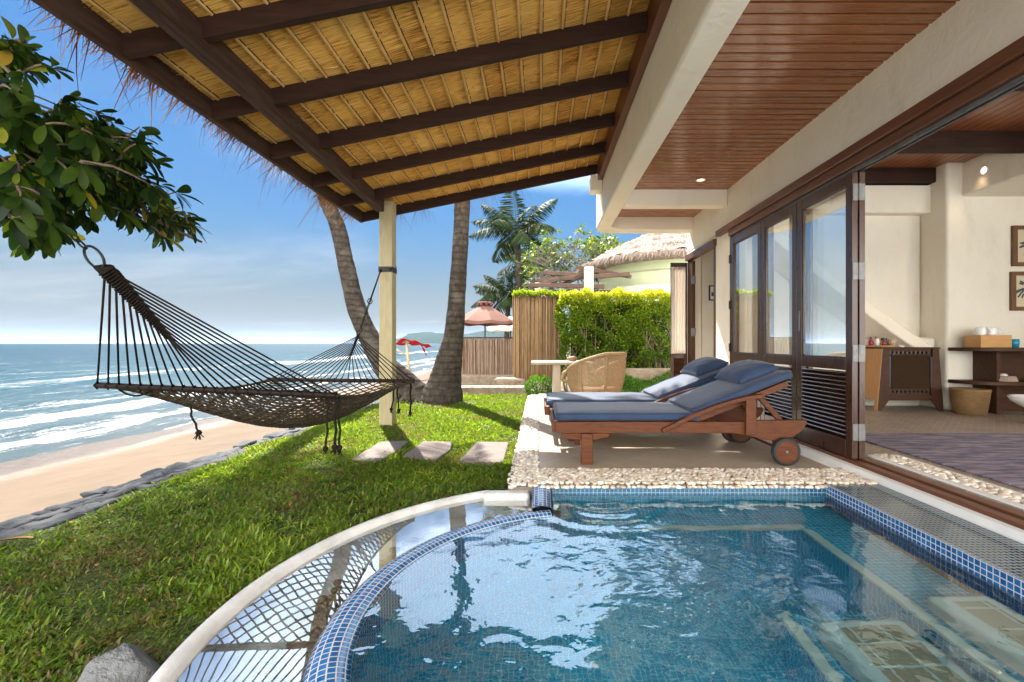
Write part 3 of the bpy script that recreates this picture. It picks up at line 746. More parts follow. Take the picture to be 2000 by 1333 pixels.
# tiled ledge on the right
mb = MB(); tbox(mb, 1.93, 2.288, NEAR, 3.066, bz, .002); mb.build('ledge', mt['tileledge'], pool)
mb = MB(); quad(mb, (1.927,NEAR,-.095),(1.927,3.064,-.095),(1.927,3.064,.004),(1.927,NEAR,.004)); quad(mb, (1.927,NEAR,.0045),(1.936,NEAR,.0045),(1.936,3.064,.0045),(1.927,3.064,.0045)); mb.build('ledge_band', mt['tilebase'], pool)
mb = MB(); quad(mb, (.088,3.066,-.10),(1.926,3.066,-.10),(1.926,3.066,-.012),(.088,3.066,-.012)); mb.build('waterline_band', mt['tileband'], pool)
# overflow rim
pr = [(.940,-.34),(.943,-.10),(.950,-.078),(.965,-.064),(.985,-.056),(1.01,-.053),(1.035,-.056),(1.06,-.066),(1.08,-.082),(1.093,-.105),(1.10,-.14),(1.10,-.34)]
mb = MB(); mb.lathe([(a, b) for a, b in pr], (PC[0],PC[1],0), 90, None, deg(A0), deg(A1))
mb.build('overflow_rim', mt['tilebase'], pool, smooth=True)
mb = MB()     # tiled pier between terrace corner and rim
mb.sheet(lambda u, v: (-.055+.145*u, inner[0][1]+.06+(3.07-inner[0][1]-.06)*v, -.058+.030*math.sin(PI*u)**.6+.028*v*v - (.25 if u in (0,1) else 0)), 12, 10, None, lambda u, v: (.16*u, .26*v))
mb.build('tiled_pier', mt['tilebase'], pool, smooth=True)
# gutter and white outer rim
pr2 = [(1.38,-.26),(1.415,-.20),(1.452,-.10),(1.464,-.064),(1.476,-.053),(1.494,-.049),(1.510,-.052),(1.522,-.064),(1.528,-.09),(1.528,-.3)]
mb = MB(); mb.lathe(pr2, (PC[0],PC[1],0), 90, None, deg(115.5), deg(A1)); mb.build('outer_rim', mt['white_curb'], pool, smooth=True)
mb = MB(); mb.lathe([(1.40,-.265),(1.09,-.265)], (PC[0],PC[1],0), 80, None, deg(95), deg(A1)); mb.build('gutter_floor', mt['white_curb'], pool)
mb = MB(); cb = arc(1.5, 112, 118.5, 4)
mb.box(-.37, -.06, 2.985, 3.085, -.30, -.038); mb.build('curb_block', mt['white_curb'], pool, bevel=.03, seg=4)
mb = MB(); rng = random.Random(9)
for k in range(620):
    a = deg(rng.uniform(100, 258)); r_ = rng.uniform(1.11, 1.20) if rng.random() < .86 else rng.uniform(1.2, 1.27)
    s = rng.uniform(.018, .034); an = rng.uniform(0, PI); ca, sa = math.cos(an), math.sin(an)
    mb.blob((PC[0]+r_*math.cos(a), PC[1]+r_*math.sin(a), -.25+rng.uniform(0,.035)*(1-(r_-1.12)/.3)), (s*1.35, s, s*.7), 2, .12, rng.random(), rng, 1, lambda q, ca=ca, sa=sa: Vector((q.x*ca-q.y*sa, q.x*sa+q.y*ca, q.z)))
tag(mb.build('gutter_pebbles', mt['pebble_wet'], smooth=True), kind='stuff')
# water sheets
mb = MB()
outl = arc(.953, A0, A1, 60) + [(xe+.002, NEAR+.005), (1.926, NEAR+.005), (1.926, 3.064), (.087, 3.064), (.087, inner[0][1]+.002)]
mb.add([(x, y, WZ) for x, y in outl], [tuple(range(len(outl)))])
tag(mb.build('pool_water', mt['poolwater']), kind='structure')
mb = MB(); mb.lathe([(1.452,-.082),(1.083,-.082)], (PC[0],PC[1],0), 80, None, deg(99), deg(A1))
tag(mb.build('gutter_water', mt['gutterwater']), kind='structure')

# sea air
mb = MB(); mb.box(-31000, 3000, -3100, 41000, -12, 150)
t = NT('sea_air'); t.t.links.new(t.n('ShaderNodeVolumePrincipled', {'Color': (.55,.75,1,1), 'Density': .00005, 'Anisotropy': .2}).outputs[0], t.out.inputs['Volume'])
if HAZE: tag(mb.build('haze', t.m), kind='stuff')
# ================================================================== villa
HX = 2.36                     # facade plane
N0 = -2.2                     # near end of everything, behind the camera
ZT, ZS, ZB = 2.41, 2.87, 2.67 # top of door trim, soffit, underside of the white beams
villa = empty('beach_villa', (5.0, 3.0, 0.0), 'cream plastered beach villa with timber soffit and open folding doors', 'house')
W = lambda fn, name, m, **k: (lambda mb: (fn(mb), mb.build(name, m, villa, **k))[1])(MB())
# outer wall: lintel band, pier, far end
def f(mb):
    mb.box(HX, HX+.20, N0, 7.28, ZT-.02, 3.3)
    mb.box(HX, HX+.20, 5.60, 6.12, -.1, ZT-.021)
    mb.box(HX, HX+.20, 7.17, 7.28, -.1, ZT-.021)
    mb.box(HX, HX+.20, 6.121, 7.169, 2.33, ZT-.021)
W(f, 'outer_wall', mt['plaster'], bevel=.02)
W(lambda mb: mb.box(HX+.201, 7.5, 7.16, 7.28, -.1, 3.3), 'end_wall', mt['plaster_inner'])
# white edge beam with rounded far corner, carrying on into the last cross beam
BO, BI, Y1 = .862, 1.072, 7.16
def f(mb):
    rr = .30
    out = [(BO, N0), (BO, Y1-rr)] + [(BO+rr-rr*math.cos(a), Y1-rr+rr*math.sin(a)) for a in [deg(x) for x in (15,30,45,60,75)]] + [(BO+rr, Y1), (HX-.001, Y1)]
    ri = .22; yi = 6.93
    inn = [(HX-.001, yi), (BI+ri, yi)] + [(BI+ri-ri*math.sin(a), yi-ri+ri*math.cos(a)) for a in [deg(x) for x in (15,30,45,60,75)]] + [(BI, yi-ri), (BI, N0)]
    poly = out + inn
    mb.prism(poly, lambda p: (p[0], p[1], ZB), lambda p: (p[0], p[1], 3.75))
W(f, 'edge_beam', mt['plaster'], bevel=.03, seg=3)
W(lambda mb: mb.box(BI-.002, HX-.002, 5.69, 5.86, ZB+.004, ZS+.02), 'cross_beam', mt['plaster'], bevel=.012)
# soffit of boards
def f(mb):
    k = 0; y = N0
    while y < 7.1:
        mb.box(BI-.01, HX+.01, y+.008, y+.082, ZS+.003, ZS+.03, rng.random()); y += .09
rng = random.Random(2)
W(f, 'soffit', mt['soffit'], bevel=.004, seg=1)
W(lambda mb: mb.box(BO+.05, HX+.1, N0, 7.1, ZS+.032, ZS+.06), 'soffit_backing', mt['darkwood'])
W(lambda mb: mb.box(BO+.02, 8.0, N0-.1, 7.27, 3.40, 3.62), 'roof_slab', mt['plaster'])
# bracket that carries the far rafter
W(lambda mb: mb.box(.70, .861, 6.16, 6.36, 3.02, 3.24), 'bracket', mt['plaster'], bevel=.015)
# white step and timber sill
W(lambda mb: mb.prism([(2.225,-.1),(2.225,-.002),(2.295,.045),(2.33,.052),(2.33,-.1)], lambda p: (p[0],3.46,p[1]), lambda p: (p[0],5.59,p[1])), 'threshold_step', mt['white'])
W(lambda mb: mb.prism([(2.289,-.1),(2.289,.012),(2.305,.045),(2.33,.052),(2.33,-.1)], lambda p: (p[0],N0,p[1]), lambda p: (p[0],3.088,p[1])), 'threshold_step', mt['white'])
W(lambda mb: mb.prism([(2.289,-.1),(2.289,.012),(2.305,.045),(2.33,.052),(2.33,-.1)], lambda p: (p[0],3.0885,p[1]), lambda p: ((2.225 if p[0]<2.29 else 2.295 if p[0]<2.31 else 2.33),3.4595,(-.002 if abs(p[1]-.012)<.001 else p[1]))), 'threshold_step', mt['white'])
def f(mb):
    mb.box(2.331, 2.40, N0, 5.6, -.05, .075); mb.box(2.40, 2.42, N0, 5.6, -.05, .060); mb.box(2.42, 2.50, N0, 5.6, -.05, .083)
W(f, 'door_sill', mt['trimwood'], bevel=.006)
# door trim
def f(mb):
    mb.box(2.295, HX-.001, N0, 5.93, 2.335, ZT); mb.box(2.325, 2.45, N0, 5.60, 2.262, 2.334)
W(f, 'door_trim', mt['trimwood'], bevel=.006)
W(lambda mb: (mb.box(2.36, 2.375, N0, 5.58, 2.235, 2.261), mb.box(2.40, 2.415, N0, 5.58, 2.235, 2.261)), 'door_track', mt['steel'])
W(lambda mb: mb.box(2.315, HX+.05, 6.05, 7.22, 2.245, 2.34), 'side_door_trim', mt['trimwood'], bevel=.006)
W(lambda mb: (mb.box(2.345, 2.45, 5.565, 5.605, .08, 2.26),), 'door_jamb', mt['doorwood'], bevel=.004)
W(lambda mb: (mb.box(2.345, 2.45, 6.085, 6.125, .0, 2.244), mb.box(2.345, 2.45, 7.165, 7.2, .0, 2.244)), 'side_door_jamb', mt['doorwood'], bevel=.004)

# ---- folding doors
def door_leaf(y0, y1, x, hinges=False, near=None):
    d = MB(); xa, xb = x-.022, x+.022; z0, z1 = .085, 2.233; sw = .075
    d.box(xa, xb, y0, y0+sw, z0, z1); d.box(xa, xb, y1-sw, y1, z0, z1)
    d.box(xa+.001, xb-.001, y0+sw, y1-sw, z1-.085, z1-.001); d.box(xa+.001, xb-.001, y0+sw, y1-sw, .745, .835); d.box(xa+.001, xb-.001, y0+sw, y1-sw, z0+.001, .215)
    # glazing bead
    for (a, b, c, e) in ((y0+sw, y0+sw+.012, .847, z1-.097), (y1-sw-.012, y1-sw, .847, z1-.097)): d.box(x-.014, x+.014, a, b, c, e)
    d.box(x-.014, x+.014, y0+sw, y1-sw, .835, .847); d.box(x-.014, x+.014, y0+sw, y1-sw, z1-.097, z1-.085)
    o = d.build('folding_door', mt['doorwood'], villa, bevel=.005)
    g = MB(); g.box(x-.003, x+.003, y0+sw+.002, y1-sw-.002, .840, z1-.090); g.build('glass_pane', mt['glass'], o)
    l = MB(); z = .232; 
    while z < .74:
        l.obox((x, (y0+y1)/2, z), (.022, 0, -.019), (0, (y1-y0)/2-sw-.001, 0), (.0035, 0, .004)); z += .034
    l.build('louvre', mt['doorwood'], o, bevel=.001, seg=1)
    return o
DY = (3.40, 4.135, 4.80, 5.56)
leafs = [door_leaf(DY[2]+.003, DY[3], HX), door_leaf(DY[1]+.003, DY[2]-.003, HX), door_leaf(DY[0], DY[1]-.003, HX)]
fold = door_leaf(DY[0]+.001, DY[1]-.01, HX+.056)
for z in (2.08, 1.49, .875, .285):
    h = MB(); h.box(HX-.017, HX+.026, DY[0]-.004, DY[0]-.0005, z-.062, z+.062); h.box(HX+.030, HX+.074, DY[0]-.004, DY[0]+.0005, z-.062, z+.062)
    h.tube([(HX+.028, DY[0]-.006, z-.064), (HX+.028, DY[0]-.006, z+.064)], .007, 8)
    for sx in (-.006, .016, .040, .062):
        for sz in (-.042, 0, .042): h.lathe([(0,-.0015),(.004,-.001),(.0045,0)], (HX+sx, DY[0]-.004, z+sz), 6, axis='y')
    h.build('hinge', mt['steel'], leafs[2])
h = MB(); h.box(HX-.030, HX-.021, DY[1]-.06, DY[1]-.035, 1.06, 1.24); h.build('handle', mt['steel'], leafs[2], bevel=.003)
for z in (1.98, 1.42, .9):
    h = MB(); h.box(HX-.032, HX-.018, DY[3]-.012, DY[3]+.03, z-.05, z+.05); h.build('hinge', mt['iron'], leafs[0])

# ---- side door: bifold leaf swung out flat towards the pool, with gathered curtain
d = MB(); sx0, sx1, sy = 2.075, 2.335, 7.185; z0, z1 = .05, 2.22
for (a, b) in ((sx0, sx0+.045), (sx1-.05, sx1)): d.box(a, b, sy-.02, sy+.02, z0, z1)
for (a, b) in ((z0, z0+.12), (.72, .80), (z1-.07, z1)): d.box(sx0+.045, sx1-.05, sy-.019, sy+.019, a, b)
sdr = d.build('side_door', mt['doorwood'], villa, bevel=.005)
l = MB(); z = .19
while z < .71: l.obox(((sx0+sx1)/2, sy, z), ((sx1-sx0)/2-.049, 0, 0), (0, .018, -.014), (0, .003, .0035)); z += .032
l.build('louvre', mt['doorwood'], sdr)
d = MB(); d.box(2.340, 2.385, 6.95, 7.163, z0, z1-.01); d.build('door_stile', mt['darkwood'], sdr, bevel=.004)
for z in (1.92, 1.12, .3):
    h = MB(); h.box(2.318, 2.352, 6.945, 6.949, z-.06, z+.06); h.box(2.356, 2.39, 6.945, 6.949, z-.06, z+.06); h.tube([(2.354,6.943,z-.062),(2.354,6.943,z+.062)], .007, 8); h.build('hinge', mt['steel'], sdr)
c = MB(); c.sheet(lambda u, v: (sx0+.0+ .235*u, sy-.035+.016*math.sin(u*27+.5*math.sin(v*4))+.004*math.sin(u*61), .79+1.36*v), 70, 16)
tag(single(c, 'door_curtain', mt['curtain_pink'], (2.19, sy-.035, .79), 'gathered cream curtain on the narrow swung out side door', 'curtain', smooth=True, solid=.003))

# ---- room interior
tag((lambda mb: (mb.box(2.50, 8.0, N0, 7.16, -.1, .085), mb.build('room_floor', mt['roomfloor']))[1])(MB()), kind='structure')
def f(mb):
    mb.box(HX+.201, 5.249, 6.25, 6.35, .085, 3.4); mb.box(5.25, 7.5, 5.86, 6.35, .085, 3.4); mb.box(7.4, 7.5, 2.2, 5.859, .085, 3.4)
W(f, 'inner_wall', mt['plaster_inner'], bevel=.04, seg=4)
def f(mb): mb.prism([(5.45,3.27),(5.45,2.86),(5.47,2.84),(7.5,2.84),(7.5,3.27)], lambda p: (p[0], N0, p[1]), lambda p: (p[0], 6.249, p[1]))
W(f, 'bulkhead', mt['plaster_inner'])
W(lambda mb: mb.box(HX+.201, 5.449, 6.10, 6.249, 2.70, 3.07), 'bulkhead', mt['plaster_inner'], bevel=.01)
rng = random.Random(4)
def f(mb):
    x = HX+.21
    while x < 5.5: mb.box(x+.003, x+.097, N0, 6.24, 3.275, 3.30, rng.random()); x += .1
W(f, 'ceiling', mt['ceilwood'], bevel=.004, seg=1)
W(lambda mb: mb.box(HX+.2, 8, N0, 6.25, 3.302, 3.33), 'ceiling_backing', mt['darkwood'])
for yb in (6.02, 4.97, 3.7, 2.4, 1.1):
    W(lambda mb: mb.box(HX+.2, 5.448, yb, yb+.16, 3.085, 3.274), 'ceiling_beam', mt['rafter'], bevel=.006)
# sloping plaster ramp against the back wall
def f(mb):
    a0, a1 = Vector((2.95, 6.24, 2.75)), Vector((5.16, 6.24, 1.07)); dd = Vector((0, -.42, -.26))
    n_ = 16; vs = []; 
    for i in range(n_+1):
        t_ = i/n_; p = a0.lerp(a1, t_); p.z += -.10*math.sin(PI*t_)*.5
        q = p + dd*(1-.35*t_**3)
        vs += [p, q, Vector((q.x, q.y+.02, q.z-.16)), Vector((p.x, 6.245, q.z-.30))]
    fs = [(i*4+k, (i+1)*4+k, (i+1)*4+(k+1)%4, i*4+(k+1)%4) for i in range(n_) for k in range(4)] + [(0,1,2,3), tuple(n_*4+k for k in (3,2,1,0))]
    mb.add(vs, fs)
W(f, 'sloping_buttress', mt['plaster'], bevel=.02)
W(lambda mb: mb.box(4.75, 5.24, 6.0, 6.24, .86, 1.03), 'plaster_ledge', mt['plaster_inner'], bevel=.05, seg=4)
# lamps that are lit in the photograph
def lamp(name, loc, ax, en):
    d = MB()
    if ax == 'z': d.lathe([(.052,.0),(.056,-.006),(.044,-.008),(.036,.004)], loc, 20)
    else: d.lathe([(.052,.0),(.056,-.008),(.044,-.012),(.036,-.002)], loc, 20, axis='x')
    o = d.build(name, mt['plaster' if ax == 'z' else 'ceramic'], villa, smooth=True)
    g = MB()
    if ax == 'z': g.lathe([(0,-.002),(.037,-.002)], loc, 16)
    else: g.lathe([(0,-.005),(.037,-.005)], loc, 16, axis='x')
    g.build('bulb', mt['lamp'], o)
    L = bpy.data.lights.new('spot_lamp', 'SPOT'); L.energy = en; L.color = (1,.74,.45); L.spot_size = R(110 if ax == 'z' else 76); L.spot_blend = .8; L.shadow_soft_size = .04
    lo = bpy.data.objects.new('spot_lamp', L); col.objects.link(lo)
    lo.location = Vector(loc) + (Vector((0,0,-.03)) if ax == 'z' else Vector((-.03,0,0)))
    lo.rotation_euler = (0,0,0) if ax == 'z' else (Vector((-.12,.2,-1)).to_track_quat('-Z','Y').to_euler())
lamp('downlight', (1.90, 5.35, ZS+.002), 'z', 4)
lamp('wall_spotlight', (5.449, 5.57, 3.07), 'x', 1.5)
lw = bpy.data.lights.new('ceiling_spot', 'SPOT')
# drainage channel with pale stones inside the doors
W(lambda mb: (mb.box(2.52, 2.57, N0, 3.5, .0845, .095), mb.box(2.72, 2.76, N0, 3.5, .0845, .094)), 'channel_edge', mt['white'])
mb = MB(); rng = random.Random(6)
pebbles(mb, 2.585, 2.715, .8, 3.48, .092, .040, .015, .024)
tag(mb.build('channel_pebbles', mt['pebble'], smooth=True), kind='stuff')

# ---- things in the room
mb = MB(); mb.box(2.86, 6.2, .9, 4.32, .086, .098)
single(mb, 'rug', mt['rug'], (4.5, 2.6, .086), 'streaky purple grey rug on the tiled room floor', 'rug', bevel=.004)
cab = empty('cabinet', (4.75, 6.0, .085), 'dark wood cabinet with splayed feet against the back wall', 'cabinet')
cy0, cy1 = 5.80, 6.20; FZ = .085
def cx(z, side): # sloping sides
    t_ = (z-FZ)/(.90-FZ); return (4.31+.07*t_) if side == 0 else (5.155-.06*t_)
def panel(mb, y0, y1, za, zb, i0=0, i1=0): mb.prism([(cx(za,0)+i0,za),(cx(za,1)-i1,za),(cx(zb,1)-i1,zb),(cx(zb,0)+i0,zb)], lambda p: (p[0],y0,p[1]), lambda p: (p[0],y1,p[1]))
d = MB(); panel(d, cy0+.021, cy1, .22, .879, .02, .02); d.build('body', mt['darkwood'], cab)
d = MB()
for s in (0, 1):
    sg = 1 if s == 0 else -1
    d.prism([(cx(FZ,s),FZ),(cx(FZ,s)+sg*.05,FZ),(cx(.24,s)+sg*.15,.24),(cx(.88,s)+sg*.08,.88),(cx(.88,s),.88)], lambda p: (p[0],cy0,p[1]), lambda p: (p[0],cy0+.02,p[1]))
d.prism([(cx(.24,0)+.15,.24),(cx(.24,1)-.15,.24),(cx(.29,1)-.12,.29),(cx(.29,0)+.12,.29)], lambda p: (p[0],cy0,p[1]), lambda p: (p[0],cy0+.02,p[1]))
d.build('front_frame', mt['darkwood'], cab, bevel=.003)
d = MB()
d.prism([(cx(FZ,0)-.004,FZ),(cx(.88,0)-.004,.88),(cx(.88,0)+.018,.88),(cx(FZ,0)+.018,FZ)], lambda p: (p[0],cy0+.001,p[1]), lambda p: (p[0],cy0+.06,p[1]))
d.prism([(cx(.22,0)-.003,.22),(cx(.88,0)-.003,.88),(cx(.88,0)+.018,.88),(cx(.22,0)+.018,.22)], lambda p: (p[0],cy0+.06,p[1]), lambda p: (p[0],cy1,p[1]))
d.build('side_panel', mt['lit_wood'], cab)
d = MB(); d.box(4.50, 4.98, cy0+.006, cy0+.0205, .37, .80); d.build('door', M('cabinet_weave', (.055,.030,.016), (.032,.018,.010), scale=40, stretch=(1,1,6), rough=.85, spec=.1, bump=.004, bscale=120), cab)
d = MB()
for zr in (.335, .83):
    for k in range(10): d.box(4.46+.054*k, 4.484+.054*k, cy0-.002, cy0+.02, zr-.014, zr+.014)
d.box(4.462, 4.484, cy0-.002, cy0+.018, .39, .78); d.box(4.985, 5.008, cy0-.002, cy0+.018, .39, .78)
d.build('fretwork', mt['blackplastic'], cab)  # separate fretwork blocks and strips round the cabinet door
d = MB(); d.box(4.37, 5.105, cy0-.01, cy1, .88, .90); d.build('top', mt['darkwood'], cab, bevel=.003)
mb = MB(); mb.lathe([(0,0),(.17,0),(.175,.022),(.165,.022),(.16,.008),(0,.008)], (4.53,6.02,.901), 32); single(mb, 'tray', mt['boxwood'], (4.53,6.02,.901), 'round pale wooden tray on top of the cabinet', 'tray', smooth=True, sharp=40)
def bottle(x, y, prof, m, cap, lab, capm, nm='bottle'):
    e = empty(nm, (x, y, .91), lab, 'bottle', 'bottles on the cabinet tray')
    b = MB(); b.lathe(prof, (x,y,.91), 16); b.build('body', m, e, smooth=True)
    b = MB(); b.lathe([(0,0),(cap[0],0),(cap[0],cap[1]),(0,cap[1])], (x,y,.91+prof[-1][1]), 12); b.build('stopper', capm, e, smooth=True, sharp=40)
bt = [(0,0),(.028,0),(.03,.06),(.012,.085),(.012,.10)]
bottle(4.40, 6.04, bt, mt['redglass'], (.013,.025), 'small red bottle at the back left end of the tray', mt['blackplastic'])
bottle(4.455, 6.0, [(0,0),(.026,0),(.026,.09),(.02,.10)], mt['ceramic'], (.024,.03), 'white bottle with a brown cap on the tray', mt['cork'])
bottle(4.53, 5.98, [(0,0),(.022,0),(.026,.05),(.016,.075)], mt['redglass'], (.034,.035), 'dark red bottle with a broad black cap', mt['blackplastic'])
bottle(4.67, 6.02, [(0,0),(.045,0),(.047,.085),(.03,.105),(.03,.115)], mt['clear'], (.032,.025), 'largest amber bottle alone at the right of the tray', mt['cork'])
shf = empty('shelf_unit', (6.0, 5.7, .085), 'dark wooden shelf unit with rounded shelves on the room wall', 'shelf')
def rsh(mb, z0, z1, xl=5.26, y0=5.42):
    pts = [(7.2,5.858),(xl,5.858),(xl,5.72)] + [(xl+.30-.30*math.cos(a), 5.72-.30*math.sin(a)) for a in [deg(q) for q in (20,40,60,75,90)]] + [(7.2,5.42)]
    mb.prism(pts, lambda p: (p[0],p[1],z0), lambda p: (p[0],p[1],z1))
for z in (.855, .445):
    d = MB(); rsh(d, z, z+.042); d.build('shelf', mt['darkwood'], shf, bevel=.004)
d = MB(); d.box(5.58, 5.62, 5.55, 5.857, .086, .854); d.box(5.621, 7.2, 5.80, 5.857, .086, .854); d.build('upright_panel', mt['darkwood'], shf)
mb = MB(); mb.box(5.36, 5.735, 5.52, 5.74, .898, 1.05); single(mb, 'wooden_box', mt['boxwood'], (5.55,5.63,.898), 'honey coloured wooden box on the top shelf under two mugs', 'box', bevel=.004)
def mug(x, lab):
    e = empty('mug', (x, 5.63, 1.051), lab, 'mug', 'white mugs on the wooden box')
    b = MB(); b.lathe([(0,.0),(.05,.0),(.053,.01),(.05,.085),(.042,.098),(0,.10)], (x,5.63,1.051), 24); b.build('body', mt['ceramic'], e, smooth=True)
    b = MB(); b.tube([(x+.05+.034*math.sin(a), 5.60-.01, 1.10-.032*math.cos(a)) for a in [PI*k/10 for k in range(11)]], .006, 8); b.build('handle', mt['ceramic'], e, smooth=True)
mug(5.46, 'upturned white mug on the left end of the wooden box'); mug(5.59, 'upturned white mug with its handle out over the box middle')
for x, lab in ((5.80,'blue glazed cup partly hidden behind the wooden box end'),(5.865,'blue glazed cup standing free right of the wooden box')):
    mb = MB(); mb.lathe([(0,0),(.04,0),(.05,.05),(.046,.105),(.042,.105),(.045,.05),(.036,.008),(0,.008)], (x,5.62+(.1 if x < 5.85 else 0),.898), 24); single(mb, 'cup', mt['blueglass'], (x,5.62,.898), lab, 'cup', 'blue cups on the shelf', smooth=True)
mb = MB(); mb.lathe([(0,0),(.125,0),(.115,.035),(.10,.062),(0,.062)], (5.72,5.60,.488), 24); e = single(mb, 'lidded_basket', M('dish_weave', (.42,.32,.26), (.26,.18,.14), scale=60, rough=.8, bump=.005, bscale=120), (5.72,5.6,.488), 'low pale woven dish with a white folded top on the lower shelf', 'basket', smooth=True, sharp=40)
b = MB(); b.blob((5.72,5.60,.56), (.05,.04,.018), 2, .2); b.build('folded_cloth', mt['ceramic'], e, smooth=True)
mb = MB(); mb.lathe([(0,0),(.155,0),(.175,.15),(.19,.29),(.197,.30),(.19,.31),(.175,.30),(.16,.05),(0,.03)], (5.28,5.58,.086), 32); single(mb, 'waste_basket', mt['basket'], (5.28,5.58,.086), 'round woven waste basket on the floor below the shelf', 'basket', smooth=True)
st = empty('footed_bowl', (5.33, 4.85, .086), 'white bowl at the right edge of the view above the rug', 'bowl')
b = MB(); b.lathe([(0,.12),(.08,.14),(.22,.24),(.245,.29),(.23,.295),(.2,.25),(.05,.19),(0,.19)], (5.33,4.85,.086), 36); b.build('bowl', mt['ceramic'], st, smooth=True)
b = MB(); b.lathe([(0,0),(.12,0),(.06,.05),(.05,.13),(0,.13)], (5.33,4.85,.086), 24); b.build('foot', mt['darkwood'], st, smooth=True)
def picture(x0, z0, z1, lab, seed):
    e = empty('framed_picture', (x0+.25, 5.85, z0), lab, 'picture', 'framed plant prints on the room wall')
    x1 = x0+.46
    b = MB(); b.box(x0,x0+.06,5.825,5.859,z0,z1); b.box(x1-.06,x1,5.825,5.859,z0,z1); b.box(x0+.06,x1-.06,5.827,5.859,z0,z0+.05); b.box(x0+.06,x1-.06,5.827,5.859,z1-.05,z1); b.build('frame', mt['pictureframe'], e, bevel=.004)
    b = MB(); b.box(x0+.06,x1-.06,5.845,5.855,z0+.05,z1-.05); b.build('print', mt['art'], e)
    rg = random.Random(seed); b = MB()
    for k in range(34):
        a = rg.uniform(0, 6.28); rr = rg.uniform(.02,.15); cx_, cz_ = (x0+x1)/2+rr*math.cos(a)*.9, (z0+z1)/2+rr*math.sin(a)
        b.obox((cx_, 5.844, cz_), Vector((math.cos(a+.5),0,math.sin(a+.5)))*.028, (0,.0008+.00003*k,0), Vector((-math.sin(a+.5),0,math.cos(a+.5)))*.010)
    b.build('leaf_motif', mt['ink'], e)
picture(6.07, 1.94, 2.46, 'brown framed plant print, the upper of two on the room wall', 1); picture(6.05, 1.37, 1.87, 'brown framed plant print, the lower of two on the room wall', 2)
e = empty('small_picture', (2.72, 7.15, 1.5), 'small black framed picture in the side doorway', 'picture')
b = MB(); b.box(2.665,2.80,7.135,7.158,1.62,1.86); b.build('frame', mt['blackplastic'], e, bevel=.003)
b = MB(); b.box(2.685,2.78,7.132,7.1345,1.64,1.84); b.build('print', mt['ceramic'], e)
b = MB(); b.box(2.70,2.765,7.130,7.1318,1.69,1.75); b.build('motif', mt['navy'], e)
# curtains behind the closed panes
for i, (y0, y1, lab) in enumerate(((4.98,5.42,'sheer white curtain gathered behind the far door pane'),(4.42,4.62,'narrow sheer white curtain hanging behind the middle door pane'))):
    c = MB(); c.sheet(lambda u, v: (2.56+.022*math.sin(u*30+.4*math.sin(v*3)), y0+(y1-y0)*u*(1-.25*(1-v)*0), .12+2.15*v), 60, 10)
    single(c, 'curtain', mt['curtain'], (2.56,(y0+y1)/2,.12), lab, 'curtain', 'sheer curtains behind the doors', smooth=True, solid=.002)
bpy.data.lights.remove(lw)
# ================================================================== thatched canopy
can = empty('thatched_canopy', (-1.97, 5.9, LZ), 'thatched lean-to canopy on dark rafters between the villa and a cream post', 'canopy')
C_ = lambda fn, name, m, **k: (lambda mb: (fn(mb), mb.build(name, m, can, **k))[1])(MB())
SL = .206
def rz(x): return 3.245 + SL*(x-.752)        # underside of the rafters
YE, YN = 6.19, -.75                           # far and near ends
C_(lambda mb: mb.box(-2.055,-1.885,5.84,6.01,LZ-.05,rz(-1.97)+.10), 'post', mt['postwood'], bevel=.008)
for yb in (6.145, 5.47, 4.778, 4.04, 3.32, 2.60, 1.89, 1.18, .47, -.24, -.75):
    def f(mb):
        mb.prism([(-2.39,rz(-2.39)),(.79,rz(.79)),(.79,rz(.79)+.125),(-2.39,rz(-2.39)+.125)], lambda p: (p[0],yb,p[1]), lambda p: (p[0],yb+.052,p[1]))
    C_(f, 'rafter', mt['rafter'], bevel=.004)
C_(lambda mb: mb.prism([(-2.43,rz(-2.43)-.002),(-2.392,rz(-2.43)-.002),(-2.392,rz(-2.43)+.17),(-2.43,rz(-2.43)+.17)], lambda p: (p[0],YN,p[1]), lambda p: (p[0],YE,p[1])), 'eave_beam', mt['beam_wood'], bevel=.004)
def f(mb):
    for o in (-.026, .0265):
        a, b = Vector((-2.035+o, 5.83, 2.712)), Vector((-1.955+o, 1.6, 2.712)); d = (b-a)/4.23*2.35
        mb.bar(a, b+d, .049, .155)
C_(f, 'eave_purlin', mt['beam_wood'], bevel=.004)
C_(lambda mb: mb.box(.792,.858,YN,YE+.02,3.16,3.50), 'ledger_board', mt['ledger'], bevel=.004)
# overlapping thatch strips
mb = MB(); rng = random.Random(8); x = -2.50; PT = .157; ribs = []
while x < .79:
    x1 = min(x+PT, .86); z0 = rz(x)+.128; z1 = rz(x1)+.148; r = rng.random()
    nseg = 40
    for k in range(nseg):
        ya = YN-.1 + (YE+.10-YN)*k/nseg; yb = YN-.1 + (YE+.10-YN)*(k+1)/nseg; j0 = .007*math.sin(k*1.7+x*9); j1 = .007*math.sin((k+1)*1.7+x*9)
        mb.add([(x,ya,z0+j0),(x1+.01,ya,z1+j0),(x1+.01,yb,z1+j1),(x,yb,z0+j1)], [(0,3,2,1)], r*.6+.4*rng.random())
    ribs.append(x); x += PT
